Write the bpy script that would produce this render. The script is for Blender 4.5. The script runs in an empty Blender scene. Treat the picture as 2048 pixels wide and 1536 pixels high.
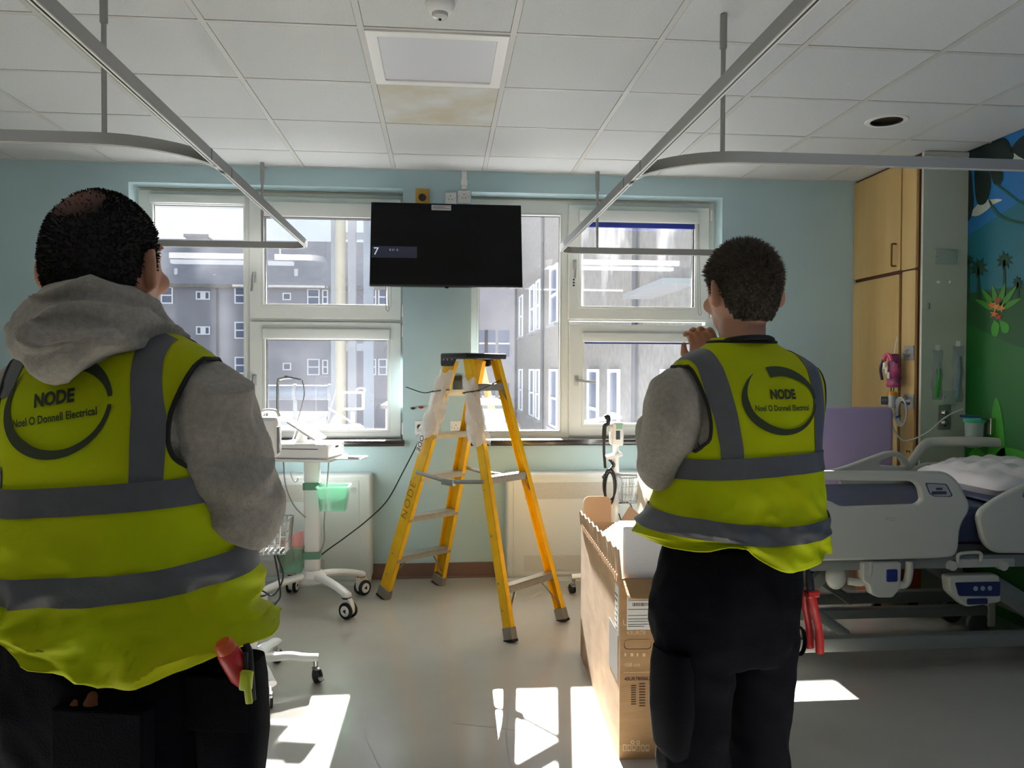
import bpy, bmesh, math, random
import numpy as np
from mathutils import Vector, Matrix
from mathutils.bvhtree import BVHTree
random.seed(7)
S = bpy.context.scene
COL = S.collection
PI = math.pi
# ------------------------------------------------------------------ camera
FPX, YAW, PITCH, ROLL, HC = 1558.6, 0.0905, -0.0192, 0.0036, 1.415
ZC = 2.747                                    # ceiling height
_f = Vector((math.sin(YAW)*math.cos(PITCH), math.cos(YAW)*math.cos(PITCH), math.sin(PITCH)))
_r = Vector((math.cos(YAW), -math.sin(YAW), 0)); _u = _r.cross(_f)
_r, _u = math.cos(ROLL)*_r + math.sin(ROLL)*_u, -math.sin(ROLL)*_r + math.cos(ROLL)*_u
CAM = Vector((0, 0, HC))
cd = bpy.data.cameras.new('camera'); cam = bpy.data.objects.new('camera', cd); COL.objects.link(cam)
cam.matrix_world = Matrix(((_r.x, _u.x, -_f.x, 0), (_r.y, _u.y, -_f.y, 0), (_r.z, _u.z, -_f.z, HC), (0, 0, 0, 1)))
cd.sensor_width = 36; cd.lens = FPX/2048*36; cd.clip_start = .05; cd.clip_end = 500
S.camera = cam
def at(px, py, ax, val):
    """surveyed point: where the sight line through a photo pixel meets a plane of the room"""
    d = _f + _r*((px-1024)/FPX) + _u*((768-py)/FPX)
    i = 'xyz'.index(ax); t = (val-CAM[i])/d[i]
    return CAM + d*t
# ------------------------------------------------------------------ world, sun, exposure
w = bpy.data.worlds.new('sky'); S.world = w; w.use_nodes = True
nt = w.node_tree; nt.nodes.clear()
tc = nt.nodes.new('ShaderNodeTexCoord'); sx = nt.nodes.new('ShaderNodeSeparateXYZ'); rp = nt.nodes.new('ShaderNodeValToRGB')
bg = nt.nodes.new('ShaderNodeBackground'); ou = nt.nodes.new('ShaderNodeOutputWorld')
nz = nt.nodes.new('ShaderNodeTexNoise'); nz.inputs['Scale'].default_value = 3.0; nz.inputs['Detail'].default_value = 5
mx = nt.nodes.new('ShaderNodeMixRGB'); mx.inputs[2].default_value = (.93, .97, 1, 1)
cr = nt.nodes.new('ShaderNodeValToRGB'); cr.color_ramp.elements[0].position = .48; cr.color_ramp.elements[1].position = .68
nt.links.new(tc.outputs['Generated'], sx.inputs[0]); nt.links.new(sx.outputs['Z'], rp.inputs[0])
nt.links.new(tc.outputs['Generated'], nz.inputs['Vector']); nt.links.new(nz.outputs['Fac'], cr.inputs[0])
nt.links.new(cr.outputs['Color'], mx.inputs[0]); nt.links.new(rp.outputs['Color'], mx.inputs[1])
nt.links.new(mx.outputs['Color'], bg.inputs['Color']); nt.links.new(bg.outputs[0], ou.inputs[0])
rp.color_ramp.elements[0].color = (.80, .91, 1, 1); rp.color_ramp.elements[1].color = (.5, .72, 1, 1)
bg.inputs['Strength'].default_value = .5
sun = bpy.data.lights.new('sun', 'SUN'); sun.energy = 42; sun.angle = .012; sun.color = (1, .98, .95)
so = bpy.data.objects.new('sun', sun); COL.objects.link(so)
so.rotation_euler = Vector((-.012, -1, -.502)).to_track_quat('-Z', 'Y').to_euler()
S.view_settings.view_transform = 'Standard'; S.view_settings.look = 'None'; S.view_settings.gamma = 1
S.view_settings.use_curve_mapping = False
S.view_settings.exposure = 0.95
LAMP = 2.6                                     # radiance of the lit ceiling battens
# ------------------------------------------------------------------ materials
MATS = {}
def lin(c):
    return tuple(((v/255)/12.92 if v/255 <= .04045 else ((v/255+.055)/1.055)**2.4) for v in c)
def mat(name, rgb, rough=.5, metal=0, var=0, vs=20, bump=0, bs=200, spec=None, rgb2=None, trans=0, emit=0, alpha=1, stretch=None, coat=0, sheen=0):
    if name in MATS: return MATS[name]
    m = bpy.data.materials.new(name); m.use_nodes = True; n = m.node_tree; b = n.nodes['Principled BSDF']
    c = lin(rgb) + (1,)
    b.inputs['Base Color'].default_value = c; b.inputs['Roughness'].default_value = rough; b.inputs['Metallic'].default_value = metal
    if spec is not None: b.inputs['Specular IOR Level'].default_value = spec
    if trans: b.inputs['Transmission Weight'].default_value = trans
    if coat: b.inputs['Coat Weight'].default_value = coat
    if sheen: b.inputs['Sheen Weight'].default_value = sheen; b.inputs['Sheen Roughness'].default_value = .5
    if alpha < 1: b.inputs['Alpha'].default_value = alpha
    if emit: b.inputs['Emission Color'].default_value = c; b.inputs['Emission Strength'].default_value = emit
    if var or bump or rgb2:
        t = n.nodes.new('ShaderNodeTexCoord'); mp = n.nodes.new('ShaderNodeMapping')
        if stretch: mp.inputs['Scale'].default_value = stretch
        n.links.new(t.outputs['Object'], mp.inputs[0])
    if var or rgb2:
        z = n.nodes.new('ShaderNodeTexNoise'); z.inputs['Scale'].default_value = vs; z.inputs['Detail'].default_value = 4
        n.links.new(mp.outputs[0], z.inputs['Vector'])
        r = n.nodes.new('ShaderNodeValToRGB'); n.links.new(z.outputs['Fac'], r.inputs[0])
        c2 = lin(rgb2) + (1,) if rgb2 else tuple(max(0, v*(1-var)) for v in c[:3]) + (1,)
        r.color_ramp.elements[0].color = c2; r.color_ramp.elements[1].color = c
        r.color_ramp.elements[0].position = .35; r.color_ramp.elements[1].position = .65
        n.links.new(r.outputs[0], b.inputs['Base Color'])
    if bump:
        z2 = n.nodes.new('ShaderNodeTexNoise'); z2.inputs['Scale'].default_value = bs; z2.inputs['Detail'].default_value = 3
        n.links.new(mp.outputs[0], z2.inputs['Vector'])
        bp = n.nodes.new('ShaderNodeBump'); bp.inputs['Strength'].default_value = bump; bp.inputs['Distance'].default_value = .01
        n.links.new(z2.outputs['Fac'], bp.inputs['Height']); n.links.new(bp.outputs[0], b.inputs['Normal'])
    MATS[name] = m; return m
def glass_mat(name, haze=.05, tint=(1, 1, 1), streak=0):
    m = bpy.data.materials.new(name); m.use_nodes = True; n = m.node_tree; n.nodes.clear()
    o = n.nodes.new('ShaderNodeOutputMaterial'); tr = n.nodes.new('ShaderNodeBsdfTransparent'); gl = n.nodes.new('ShaderNodeBsdfGlossy')
    gl.inputs['Roughness'].default_value = .0; tr.inputs[0].default_value = tint + (1,)
    fr = n.nodes.new('ShaderNodeFresnel'); fr.inputs[0].default_value = 1.5
    mu = n.nodes.new('ShaderNodeMath'); mu.operation = 'MULTIPLY'; mu.inputs[1].default_value = 1.6; n.links.new(fr.outputs[0], mu.inputs[0])
    mx = n.nodes.new('ShaderNodeMixShader'); n.links.new(mu.outputs[0], mx.inputs[0]); n.links.new(tr.outputs[0], mx.inputs[1]); n.links.new(gl.outputs[0], mx.inputs[2])
    tl = n.nodes.new('ShaderNodeBsdfTranslucent'); tl.inputs[0].default_value = (.9, .92, 1, 1)
    t = n.nodes.new('ShaderNodeTexCoord'); mp = n.nodes.new('ShaderNodeMapping'); mp.inputs['Scale'].default_value = (9, 1, 1.2) if streak else (3, 1, 3)
    n.links.new(t.outputs['Object'], mp.inputs[0])
    z = n.nodes.new('ShaderNodeTexNoise'); z.inputs['Scale'].default_value = .5; z.inputs['Detail'].default_value = 7; z.inputs['Roughness'].default_value = .55
    n.links.new(mp.outputs[0], z.inputs['Vector'])
    r = n.nodes.new('ShaderNodeMapRange'); r.inputs['From Min'].default_value = .5 if streak else .42; r.inputs['From Max'].default_value = .75
    r.inputs['To Min'].default_value = haze*.6; r.inputs['To Max'].default_value = haze*(7 if streak else 2)
    n.links.new(z.outputs['Fac'], r.inputs['Value'])
    m2 = n.nodes.new('ShaderNodeMixShader'); n.links.new(r.outputs[0], m2.inputs[0]); n.links.new(mx.outputs[0], m2.inputs[1]); n.links.new(tl.outputs[0], m2.inputs[2])
    n.links.new(m2.outputs[0], o.inputs[0]); MATS[name] = m; return m
# ------------------------------------------------------------------ mesh helpers
MW = {}
def xf(loc=(0, 0, 0), rz=0, ry=0, rx=0):
    return Matrix.Translation(loc) @ Matrix.Rotation(rz, 4, 'Z') @ Matrix.Rotation(ry, 4, 'Y') @ Matrix.Rotation(rx, 4, 'X')
def tag(o, label=None, cat=None, group=None, kind=None):
    if label: o['label'] = label
    if cat: o['category'] = cat
    if group: o['group'] = group
    if kind: o['kind'] = kind
    return o
def thing(name, label, cat, loc=(0, 0, 0), rz=0, group=None):
    o = bpy.data.objects.new(name, None); COL.objects.link(o); o.empty_display_size = .1
    o.location = loc; o.rotation_euler = (0, 0, rz); MW[o] = xf(loc, rz)
    return tag(o, label, cat, group)
def link(name, me, parent=None, world=False):
    """link a mesh; vertices are local to the parent's root unless world"""
    o = bpy.data.objects.new(name, me); COL.objects.link(o)
    if parent is not None:
        o.parent = parent; MW[o] = MW[parent]
        if world: me.transform(MW[parent].inverted())
    else: MW[o] = Matrix.Identity(4)
    return o
class MB:
    def __init__(s): s.v = []; s.f = []; s.m = []; s.cm = 0
    def add(s, vs, fs):
        b = len(s.v); s.v += [tuple(p) for p in vs]; s.f += [tuple(b+i for i in q) for q in fs]; s.m += [s.cm]*len(fs); return s
    def box(s, lo, hi, M=None, bev=0, seg=2):
        lo, hi = [min(a, b) for a, b in zip(lo, hi)], [max(a, b) for a, b in zip(lo, hi)]
        if bev:
            bm = bmesh.new(); bmesh.ops.create_cube(bm, size=1)
            for v in bm.verts: v.co = Vector([lo[i] + (hi[i]-lo[i])*(v.co[i]+.5) for i in range(3)])
            bev = min(bev, min(hi[i]-lo[i] for i in range(3))*.49)
            bmesh.ops.bevel(bm, geom=bm.edges[:], offset=bev, segments=seg, profile=.5, affect='EDGES')
            bm.verts.ensure_lookup_table(); bm.verts.index_update()
            vs = [v.co.copy() for v in bm.verts]; fs = [[v.index for v in f.verts] for f in bm.faces]; bm.free()
        else:
            x0, y0, z0 = lo; x1, y1, z1 = hi
            vs = [Vector(p) for p in ((x0, y0, z0), (x1, y0, z0), (x1, y1, z0), (x0, y1, z0), (x0, y0, z1), (x1, y0, z1), (x1, y1, z1), (x0, y1, z1))]
            fs = [(3, 2, 1, 0), (4, 5, 6, 7), (0, 1, 5, 4), (1, 2, 6, 5), (2, 3, 7, 6), (3, 0, 4, 7)]
        if M is not None: vs = [M @ v for v in vs]
        return s.add(vs, fs)
    def rings(s, R, caps=True, closed=True):
        n = len(R[0]); vs = [p for r in R for p in r]; fs = []
        for i in range(len(R)-1):
            for j in range(n if closed else n-1):
                k = (j+1) % n; fs.append((i*n+j, i*n+k, (i+1)*n+k, (i+1)*n+j))
        if caps: fs.append(tuple(range(n))[::-1]); fs.append(tuple((len(R)-1)*n+j for j in range(n)))
        return s.add(vs, fs)
    def tube(s, pts, r, n=10, caps=True, flat=None):
        P = [Vector(p) for p in pts]; rr = r if isinstance(r, (list, tuple)) else [r]*len(P)
        R = []; up = None
        for i, p in enumerate(P):
            t = (P[min(i+1, len(P)-1)] - P[max(i-1, 0)]).normalized()
            if up is None: up = Vector((0, 0, 1)) if abs(t.z) < .9 else Vector((0, 1, 0))
            a = t.cross(up).normalized(); b = a.cross(t).normalized(); up = b
            fx, fy = (1, 1) if flat is None else flat
            R.append([p + (a*math.cos(2*PI*k/n)*fx + b*math.sin(2*PI*k/n)*fy)*rr[i] for k in range(n)])
        return s.rings(R, caps)
    def cyl(s, a, b, r, n=20, r2=None): return s.tube([a, b], [r, r if r2 is None else r2], n)
    def lathe(s, prof, n=24, M=None, caps=False):
        R = [[Vector((r*math.cos(2*PI*k/n), r*math.sin(2*PI*k/n), z)) for k in range(n)] for r, z in prof]
        if M is not None: R = [[M @ p for p in q] for q in R]
        return s.rings(R, caps)
    def sphere(s, c, r, n=16, m=10, M=None):
        r = r if isinstance(r, (tuple, list)) else (r, r, r); R = []
        for i in range(m+1):
            a = -PI/2 + PI*i/m; rr = max(math.cos(a), 1e-4)
            R.append([Vector((c[0]+r[0]*rr*math.cos(2*PI*k/n), c[1]+r[1]*rr*math.sin(2*PI*k/n), c[2]+r[2]*math.sin(a))) for k in range(n)])
        if M is not None: R = [[M @ p for p in q] for q in R]
        return s.rings(R, True)
    def sweep(s, path, prof, closed=False):
        """sweep a 2D profile (side, up) along a horizontal-ish path"""
        P = [Vector(p) for p in path]; R = []
        for i, p in enumerate(P):
            t = (P[min(i+1, len(P)-1)] - P[max(i-1, 0)]); t.z = 0; t.normalize(); a = Vector((t.y, -t.x, 0))
            R.append([p + a*x + Vector((0, 0, z)) for x, z in prof])
        return s.rings(R, True)
    def mesh(s, name, smooth=False):
        me = bpy.data.meshes.new(name); me.from_pydata(s.v, [], s.f)
        if any(s.m): me.polygons.foreach_set('material_index', s.m)
        bm = bmesh.new(); bm.from_mesh(me); bmesh.ops.recalc_face_normals(bm, faces=bm.faces[:]); bm.to_mesh(me); bm.free()
        if smooth:
            me.polygons.foreach_set('use_smooth', [True]*len(me.polygons))
            try: me.set_sharp_from_angle(angle=math.radians(smooth if smooth > 1 else 40))
            except Exception: pass
        me.update(); return me
    def build(s, name, m, parent=None, smooth=False, world=False, label=None):
        me = s.mesh(name, smooth)
        for q in (m if isinstance(m, (list, tuple)) else [m]): me.materials.append(q)
        o = link(name, me, parent, world)
        if label: o['label'] = label
        return o
def poly_mesh(name, outlines, th=0, bev=0, M=None):
    """filled 2D outlines (holes allowed) given thickness; lies in local XY, thickness along Z, placed by M"""
    cu = bpy.data.curves.new(name, 'CURVE'); cu.dimensions = '2D'; cu.fill_mode = 'BOTH'; cu.extrude = max(th/2-bev, 0); cu.bevel_depth = bev; cu.bevel_resolution = 2
    cu.offset = -bev
    for o in outlines:
        sp = cu.splines.new('POLY'); sp.points.add(len(o)-1); sp.use_cyclic_u = True
        for p, q in zip(sp.points, o): p.co = (q[0], q[1], 0, 1)
    ob = bpy.data.objects.new(name, cu); me = bpy.data.meshes.new_from_object(ob)
    bpy.data.objects.remove(ob); bpy.data.curves.remove(cu)
    me.materials.clear()
    if M is not None: me.transform(M)
    return me
def text_mesh(txt, size, align='CENTER', shear=0, spacing=1, bold=0, th=0):
    cu = bpy.data.curves.new('t', 'FONT'); cu.body = txt; cu.size = size; cu.align_x = align; cu.align_y = 'CENTER'; cu.shear = shear
    cu.space_character = spacing; cu.offset = bold; cu.resolution_u = 3; cu.extrude = th
    ob = bpy.data.objects.new('t', cu); me = bpy.data.meshes.new_from_object(ob)
    bpy.data.objects.remove(ob); bpy.data.curves.remove(cu); me.materials.clear(); return me
def plate(name, outlines, th, m, parent, M, bev=0, world=False, smooth=False, label=None):
    me = poly_mesh(name, outlines, th, bev, M); me.materials.append(m)
    if smooth:
        me.polygons.foreach_set('use_smooth', [True]*len(me.polygons))
        try: me.set_sharp_from_angle(angle=math.radians(35))
        except Exception: pass
    o = link(name, me, parent, world)
    if label: o['label'] = label
    return o
def label_text(name, txt, size, m, parent, M, world=False, **k):
    me = text_mesh(txt, size, **k); me.transform(M); me.materials.append(m); return link(name, me, parent, world)
def rnd(pts, r, n=6):
    """round the corners of a polygon"""
    out = []; N = len(pts)
    for i in range(N):
        p = Vector(pts[i]); a = Vector(pts[i-1]); b = Vector(pts[(i+1) % N])
        rr = r[i] if isinstance(r, (list, tuple)) else r
        rr = min(rr, (a-p).length*.48, (b-p).length*.48)
        s_, e_ = p+(a-p).normalized()*rr, p+(b-p).normalized()*rr
        for k in range(n+1):
            t = k/n; out.append(tuple(s_*(1-t)**2 + p*2*t*(1-t) + e_*t*t))
    return out
def curve_pts(P, n=8):
    """Catmull-Rom through points"""
    P = [Vector(p) for p in P]; Q = [P[0]*2-P[1]] + P + [P[-1]*2-P[-2]]; out = []
    for i in range(1, len(Q)-2):
        a, b, c, d = Q[i-1:i+3]
        for k in range(n):
            t = k/n; out.append(.5*((2*b)+(c-a)*t+(2*a-5*b+4*c-d)*t*t+(3*b-a-3*c+d)*t**3))
    out.append(P[-1]); return out
def circ(r, n=24, c=(0, 0), ry=None): return [(c[0]+r*math.cos(2*PI*k/n), c[1]+(ry or r)*math.sin(2*PI*k/n)) for k in range(n)]
def rect(x0, y0, x1, y1): return [(x0, y0), (x1, y0), (x1, y1), (x0, y1)]
def inst(o, parent, M=None, name=None, loc=None):
    """copy of a mesh object sharing its data"""
    c = o.copy(); COL.objects.link(c); c.parent = parent; MW[c] = MW.get(parent, Matrix.Identity(4))
    if loc is not None: c.location = loc
    return c
XZ = lambda x, y, z: Matrix(((1, 0, 0, x), (0, 0, 1, y), (0, 1, 0, z), (0, 0, 0, 1)))     # local (x,y)->world (x,z), thickness along y
XZb = lambda x, y, z: Matrix(((1, 0, 0, x), (0, 0, -1, y), (0, 1, 0, z), (0, 0, 0, 1)))   # facing the room (-y)
YZ = lambda x, y, z: Matrix(((0, 0, -1, x), (-1, 0, 0, y), (0, 1, 0, z), (0, 0, 0, 1)))   # facing -x, local x -> world -y
# common materials
white_paint = mat('white_paint', (228, 228, 224), .35)
white_plastic = mat('white_plastic', (232, 232, 230), .4)
upvc = mat('upvc', (222, 226, 222), .35, var=.06, vs=3)
black_rubber = mat('black_rubber', (24, 24, 26), .6)
black_plastic = mat('black_plastic', (16, 16, 19), .4)
alu = mat('aluminium', (176, 178, 178), .38, metal=.85, var=.1, vs=30)
steel = mat('steel', (190, 190, 190), .25, metal=1)
grey_metal = mat('track_grey', (150, 150, 148), .4, metal=.4)
# ================================================================== THE ROOM
WY, XR, XL, YB = 5.29, 3.2, -4.6, -3.2
wallm = mat('aqua_wall_paint', (176, 204, 211), .55, var=.05, vs=2, bump=.05, bs=120)
cream = mat('cream_wall_paint', (205, 205, 190), .6)
ceil_m = mat('ceiling_tile', (208, 211, 212), .9, var=.07, vs=120, bump=.15, bs=300)
grid_m = mat('ceiling_grid', (196, 196, 192), .5)
dark_gap = mat('void_dark', (60, 60, 58), .9)
def struct(name, mb, m, label, cat, smooth=False):
    o = mb.build(name, m, smooth=smooth); return tag(o, label, cat, kind='structure')
floor_m = mat('vinyl_floor', (184, 181, 172), .18, var=.10, vs=1.6, bump=.035, bs=14, spec=.55)
floor = struct('floor', MB().box((XL, YB, -.1), (XR+.3, WY+.02, 0)), floor_m, 'glossy olive beige vinyl sheet floor of the ward', 'floor')
# a few scuffs and a seam in the vinyl
scuff = mat('floor_scuff', (156, 153, 146), .4)
for pts in ([(1013, 1400), (1015, 1440), (1012, 1480), (1022, 1530)], [(730, 1425), (731, 1470), (748, 1510), (760, 1536)], [(905, 1446), (960, 1452), (1030, 1460)]):
    p3 = [at(a, b, 'z', .0) for a, b in pts]; p3 = curve_pts([Vector((p.x, p.y, .0004)) for p in p3], 5)
    MB().sweep(p3, [(-.0022, -.0003), (.0022, -.0003), (.0022, .0003), (-.0022, .0003)]).build('floor_scuff', scuff, floor)
# ---- ceiling: slab, tiles and T bars
ceiling = struct('ceiling', MB().box((XL, YB, ZC+.03), (XR+.3, WY+.3, ZC+.12)), dark_gap, 'suspended ceiling of square white mineral tiles in a grid', 'ceiling')
gx = [-.317+.6*i for i in range(-7, 7)]; gy = [3.111+.6*i for i in range(-5, 4)]
ys = gy + [WY]
tile_me = {}
MB().box((XL, YB, ZC), (XR, gy[0], ZC+.03)).build('plain_ceiling', ceil_m, ceiling); MB().box((XL, gy[0], ZC), (gx[0], WY, ZC+.03)).build('plain_ceiling', ceil_m, ceiling)
stain = mat('ceiling_tile_stained', (208, 211, 212), .9, rgb2=(192, 186, 166), vs=3.5, bump=.15, bs=300)
for i in range(len(gx)-1):
    for j in range(len(ys)-1):
        x0, x1, y0, y1 = gx[i], gx[i+1], ys[j], ys[j+1]
        if x0 > XR-.2: continue
        if abs(x0+.317) < .01 and abs(y0-3.111) < .01: continue          # the light panel sits here
        x1 = min(x1, XR)
        key = (round(x1-x0, 3), round(y1-y0, 3))
        if key not in tile_me:
            mb = MB(); g = .011; mb.box((g+.0015, g+.001, 0), (key[0]-g-.0015, key[1]-g-.001, .018), bev=.003, seg=1); tile_me[key] = mb.mesh('tile'); tile_me[key].materials.append(ceil_m)
        me = tile_me[key]
        dlp = at(1773, 242, 'z', ZC)
        if x0 < dlp.x < x1 and y0 < dlp.y < y1:
            me = poly_mesh('tile', [rect(.011, .011, key[0]-.011, key[1]-.011), circ(.083, 32, (dlp.x-x0, dlp.y-y0))], .018, 0, xf((0, 0, .009))); me.materials.append(ceil_m)
        if abs(x0+.317) < .01 and abs(y0-3.711) < .01: me = me.copy(); me.materials[0] = stain
        t = link('ceiling_tile', me, ceiling); t.location = (x0, y0, ZC + random.uniform(-.0008, .0008))
for x in gx:
    if x < XR: MB().box((x-.012, gy[0], ZC-.002), (x+.012, WY, ZC+.006)).build('grid_bar', grid_m, ceiling)
for y in gy: MB().box((gx[0], y-.010, ZC-.0012), (XR, y+.010, ZC+.005)).build('grid_bar', grid_m, ceiling)
MB().box((XL, WY-.02, ZC-.003), (2.9, WY, ZC+.005)).build('edge_trim', grid_m, ceiling)
# ---- walls
def wall_with_holes(name, holes, label):
    outl = [rect(XL, 0, XR+.3, ZC+.1)] + [rect(*h) for h in holes]
    me = poly_mesh(name, outl, .24, 0, XZ(0, WY+.12, 0)); me.materials.append(wallm)
    o = link(name, me); return tag(o, label, 'wall', kind='structure')
O1 = (-2.026, .915, -.258, 2.622); O2 = (.2, .915, 1.945, 2.612)
wall_far = wall_with_holes('wall_far', [O1, O2], 'pale aqua painted window wall behind the ladder')
wall_left = struct('wall_left', MB().box((XL-.1, YB, 0), (XL, WY+.2, ZC+.1)), cream, 'cream side wall of the ward on the left', 'wall')
wall_back = struct('wall_back', MB().box((XL, YB-.1, 0), (XR+.3, YB, ZC+.1)), cream, 'cream back wall of the ward', 'wall')
muralbase = mat('mural_blue', (24, 112, 178), .45)
wall_right = struct('wall_right', MB().box((XR, YB, 0), (XR+.1, WY+.2, ZC+.1)), [muralbase], 'right wall covered in a jungle mural of leaves and sky', 'wall')
brown = mat('brown_skirting', (112, 86, 74), .5)
bb = MB().box((XL, WY-.012, 0), (2.9, WY, .1), bev=.004).box((XL, WY-.03, 0), (2.9, WY-.008, .012), bev=.004)
bb = struct('baseboard_far', bb, brown, 'brown vinyl skirting along the window wall', 'skirting')
# ---- mural pieces, flat print on the right wall
def mural(px_pts, col, d, name, smooth=True):
    P = [at(a, b, 'x', XR) for a, b in px_pts]
    q = [(p.y, p.z) for p in P]
    if smooth: q = [tuple(v)[:2] for v in curve_pts([Vector((a, b, 0)) for a, b in q+[q[0]]], 4)][:-1]
    M = Matrix(((0, 0, -1, XR-.001-d*.0012), (1, 0, 0, 0), (0, 1, 0, 0), (0, 0, 0, 1)))
    me = poly_mesh(name, [q], .001, 0, M); me.materials.append(mat('mural_%d_%d_%d' % col, col, .45, var=.08, vs=4)); return link(name, me, wall_right)
mural([(1900, 500), (1938, 470), (2048, 398), (2260, 250), (2260, 900), (1900, 900)], (14, 106, 124), 0, 'mural_mountain', False)
mural([(1900, 590), (1950, 585), (2000, 577), (2048, 572), (2260, 560), (2260, 1500), (1900, 1100)], (14, 84, 34), 1, 'mural_jungle', False)
mural([(1900, 640), (1940, 650), (2060, 700), (2260, 720), (2260, 1500), (1900, 1100)], (18, 104, 34), 1.3, 'mural_undergrowth')
for pts in ([(1938, 430), (1962, 404), (1990, 398), (2005, 400), (1985, 410), (1975, 420), (1955, 432)], [(2025, 310), (2048, 295), (2120, 290), (2120, 330), (2035, 322)]):
    mural(pts, (188, 200, 190), 1, 'mural_cloud')
leaf = (8, 34, 30)
for pts in ([(1938, 300), (1975, 285), (2008, 276), (2022, 292), (2027, 318), (1990, 322), (1938, 318)],
            [(1936, 340), (1943, 345), (1946, 380), (1948, 400), (1944, 430), (1935, 436)],
            [(1950, 335), (1975, 335), (1982, 360), (1980, 385), (1972, 406), (1957, 408), (1951, 380)],
            [(1980, 338), (2003, 338), (2006, 355), (2000, 370), (1988, 366)],
            [(2020, 300), (2050, 270), (2120, 250), (2150, 300), (2060, 320)]):
    mural(pts, leaf, 2, 'mural_palm_leaf')
for pts in ([(1992, 370), (2012, 385), (2048, 410), (2100, 420), (2100, 416), (2048, 405), (2014, 381), (1995, 367)],
            [(1978, 402), (1990, 425), (2010, 440), (2048, 448), (2110, 440), (2110, 436), (2048, 443), (2012, 435), (1994, 421), (1981, 400)]):
    mural(pts, (14, 86, 66), 2.2, 'mural_vine')
random.seed(3)
for cx, cy, r in ((1958, 535, 20), (2010, 520, 17), (2037, 565, 12), (2075, 540, 18), (1938, 520, 12)):
    star = []
    for k in range(18):
        a = 2*PI*k/18; rr = r*(1 if k % 2 else .55)*random.uniform(.85, 1.15); star.append((cx+rr*math.cos(a), cy-rr*math.sin(a)*1.1))
    mural(star, (10, 66, 42), 2.4, 'mural_palm_tree', False)
    mural([(cx-2, cy), (cx+2, cy), (cx+3, 600), (cx-3, 600)], (10, 66, 42), 2.4, 'mural_palm_tree', False)
for a, l in ((-62, 50), (-35, 56), (-10, 52), (16, 58), (38, 62), (62, 56)):
    a = math.radians(a); dx, dy = math.sin(a), -math.cos(a); bx, by = 1996, 622
    mural([(bx, by), (bx+dx*l*.4-dy*6, by+dy*l*.4+dx*6), (bx+dx*l, by+dy*l), (bx+dx*l*.4+dy*6, by+dy*l*.4-dx*6)], (58, 140, 30), 3, 'mural_fern_leaf')
for k, (cx, cy) in enumerate(((1985, 610), (1998, 600), (2004, 616), (1990, 628), (1999, 634), (1994, 614))):
    star = [(cx+(9 if q % 2 else 4)*math.cos(2*PI*q/10+k), cy+(9 if q % 2 else 4)*math.sin(2*PI*q/10+k)) for q in range(10)]
    mural(star, ((206, 110, 54), (168, 60, 46), (214, 140, 70))[k % 3], 3.6+k*.2, 'mural_flower')
for pts in ([(1990, 640), (2000, 650), (1996, 672), (1986, 670), (1984, 655)], [(2000, 640), (2018, 648), (2018, 664), (2006, 664)], [(1975, 920), (1990, 800), (2005, 830), (2010, 925)], [(1940, 905), (1955, 896), (1975, 915), (1965, 935), (1938, 935)], [(1990, 915), (2010, 895), (2060, 910), (2060, 940), (1985, 940)]):
    mural(pts, (52, 150, 24), 3, 'mural_bright_leaf')
# ---- windows
glass1 = glass_mat('window_glass', .005); glass2 = glass_mat('window_glass_streaked', .007, streak=1)
FY = 5.445
seal = mat('window_gasket', (70, 72, 74), .6); dirt = mat('window_grime', (170, 168, 146), .8)
def X(px, y=FY): return at(px, 640, 'y', y).x
def Z(px, py, y=FY): return at(px, py, 'y', y).z
def window(name, O, label):
    o = bpy.data.objects.new(name, None); COL.objects.link(o); o.location = (O[0], FY, O[1]); MW[o] = xf(o.location)
    return tag(o, label, 'window', kind='structure')
def hollow(win, nm, outer, inner, y0, y1, m=upvc, bev=.006):
    return plate(nm, [rect(*outer), rect(*inner)], y1-y0, m, win, XZ(0, (y0+y1)/2, 0), bev, world=True, smooth=True)
def pane(win, inner, m, parent=None):
    g = MB().box((inner[0]-.008, FY+.034, inner[1]-.008), (inner[2]+.008, FY+.038, inner[3]+.008)).build('pane', m, parent or win, world=True)
    b = .007; plate('gasket', [rect(inner[0]-.002, inner[1]-.002, inner[2]+.002, inner[3]+.002), rect(inner[0]+b*.5, inner[1]+b*.5, inner[2]-b*.5, inner[3]-b*.5)], .006, seal, parent or win, XZ(0, FY+.028, 0), 0, world=True)
    return g
def sash(win, outer, inner, m, handle, hside=-1):
    y0 = FY-.022
    f = hollow(win, 'sash_frame', outer, inner, y0, FY+.045, bev=.008)
    i2 = .02; hollow(f, 'glazing_bead', (inner[0]-i2, inner[1]-i2, inner[2]+i2, inner[3]+i2), inner, y0-.006, FY+.02, bev=.005)
    pane(win, inner, m, f)
    hx, hz = handle
    h = MB().box((hx-.014, y0-.012, hz-.035), (hx+.014, y0, hz+.035), bev=.004)
    h = h.build('handle', mat('handle_plate', (176, 178, 176), .35, metal=.3), f, True, True)
    if hside == 0: MB().tube([(hx, y0-.008, hz), (hx, y0-.042, hz), (hx+.02, y0-.046, hz), (hx+.13, y0-.046, hz-.012)], .009, 10).build('lever', grey_metal, h, True, True)
    else: MB().tube([(hx, y0-.008, hz+.02), (hx, y0-.04, hz+.02), (hx-.002, y0-.045, hz), (hx-.008, y0-.045, hz-.10)], .009, 10).build('lever', grey_metal, h, True, True)
    for zz in (outer[1]+.06, outer[3]-.06):
        MB().cyl((outer[2]+.012, y0-.004, zz-.04), (outer[2]+.012, y0-.004, zz+.04), .009).build('hinge', white_plastic, f, True, True)
    return f
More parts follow.
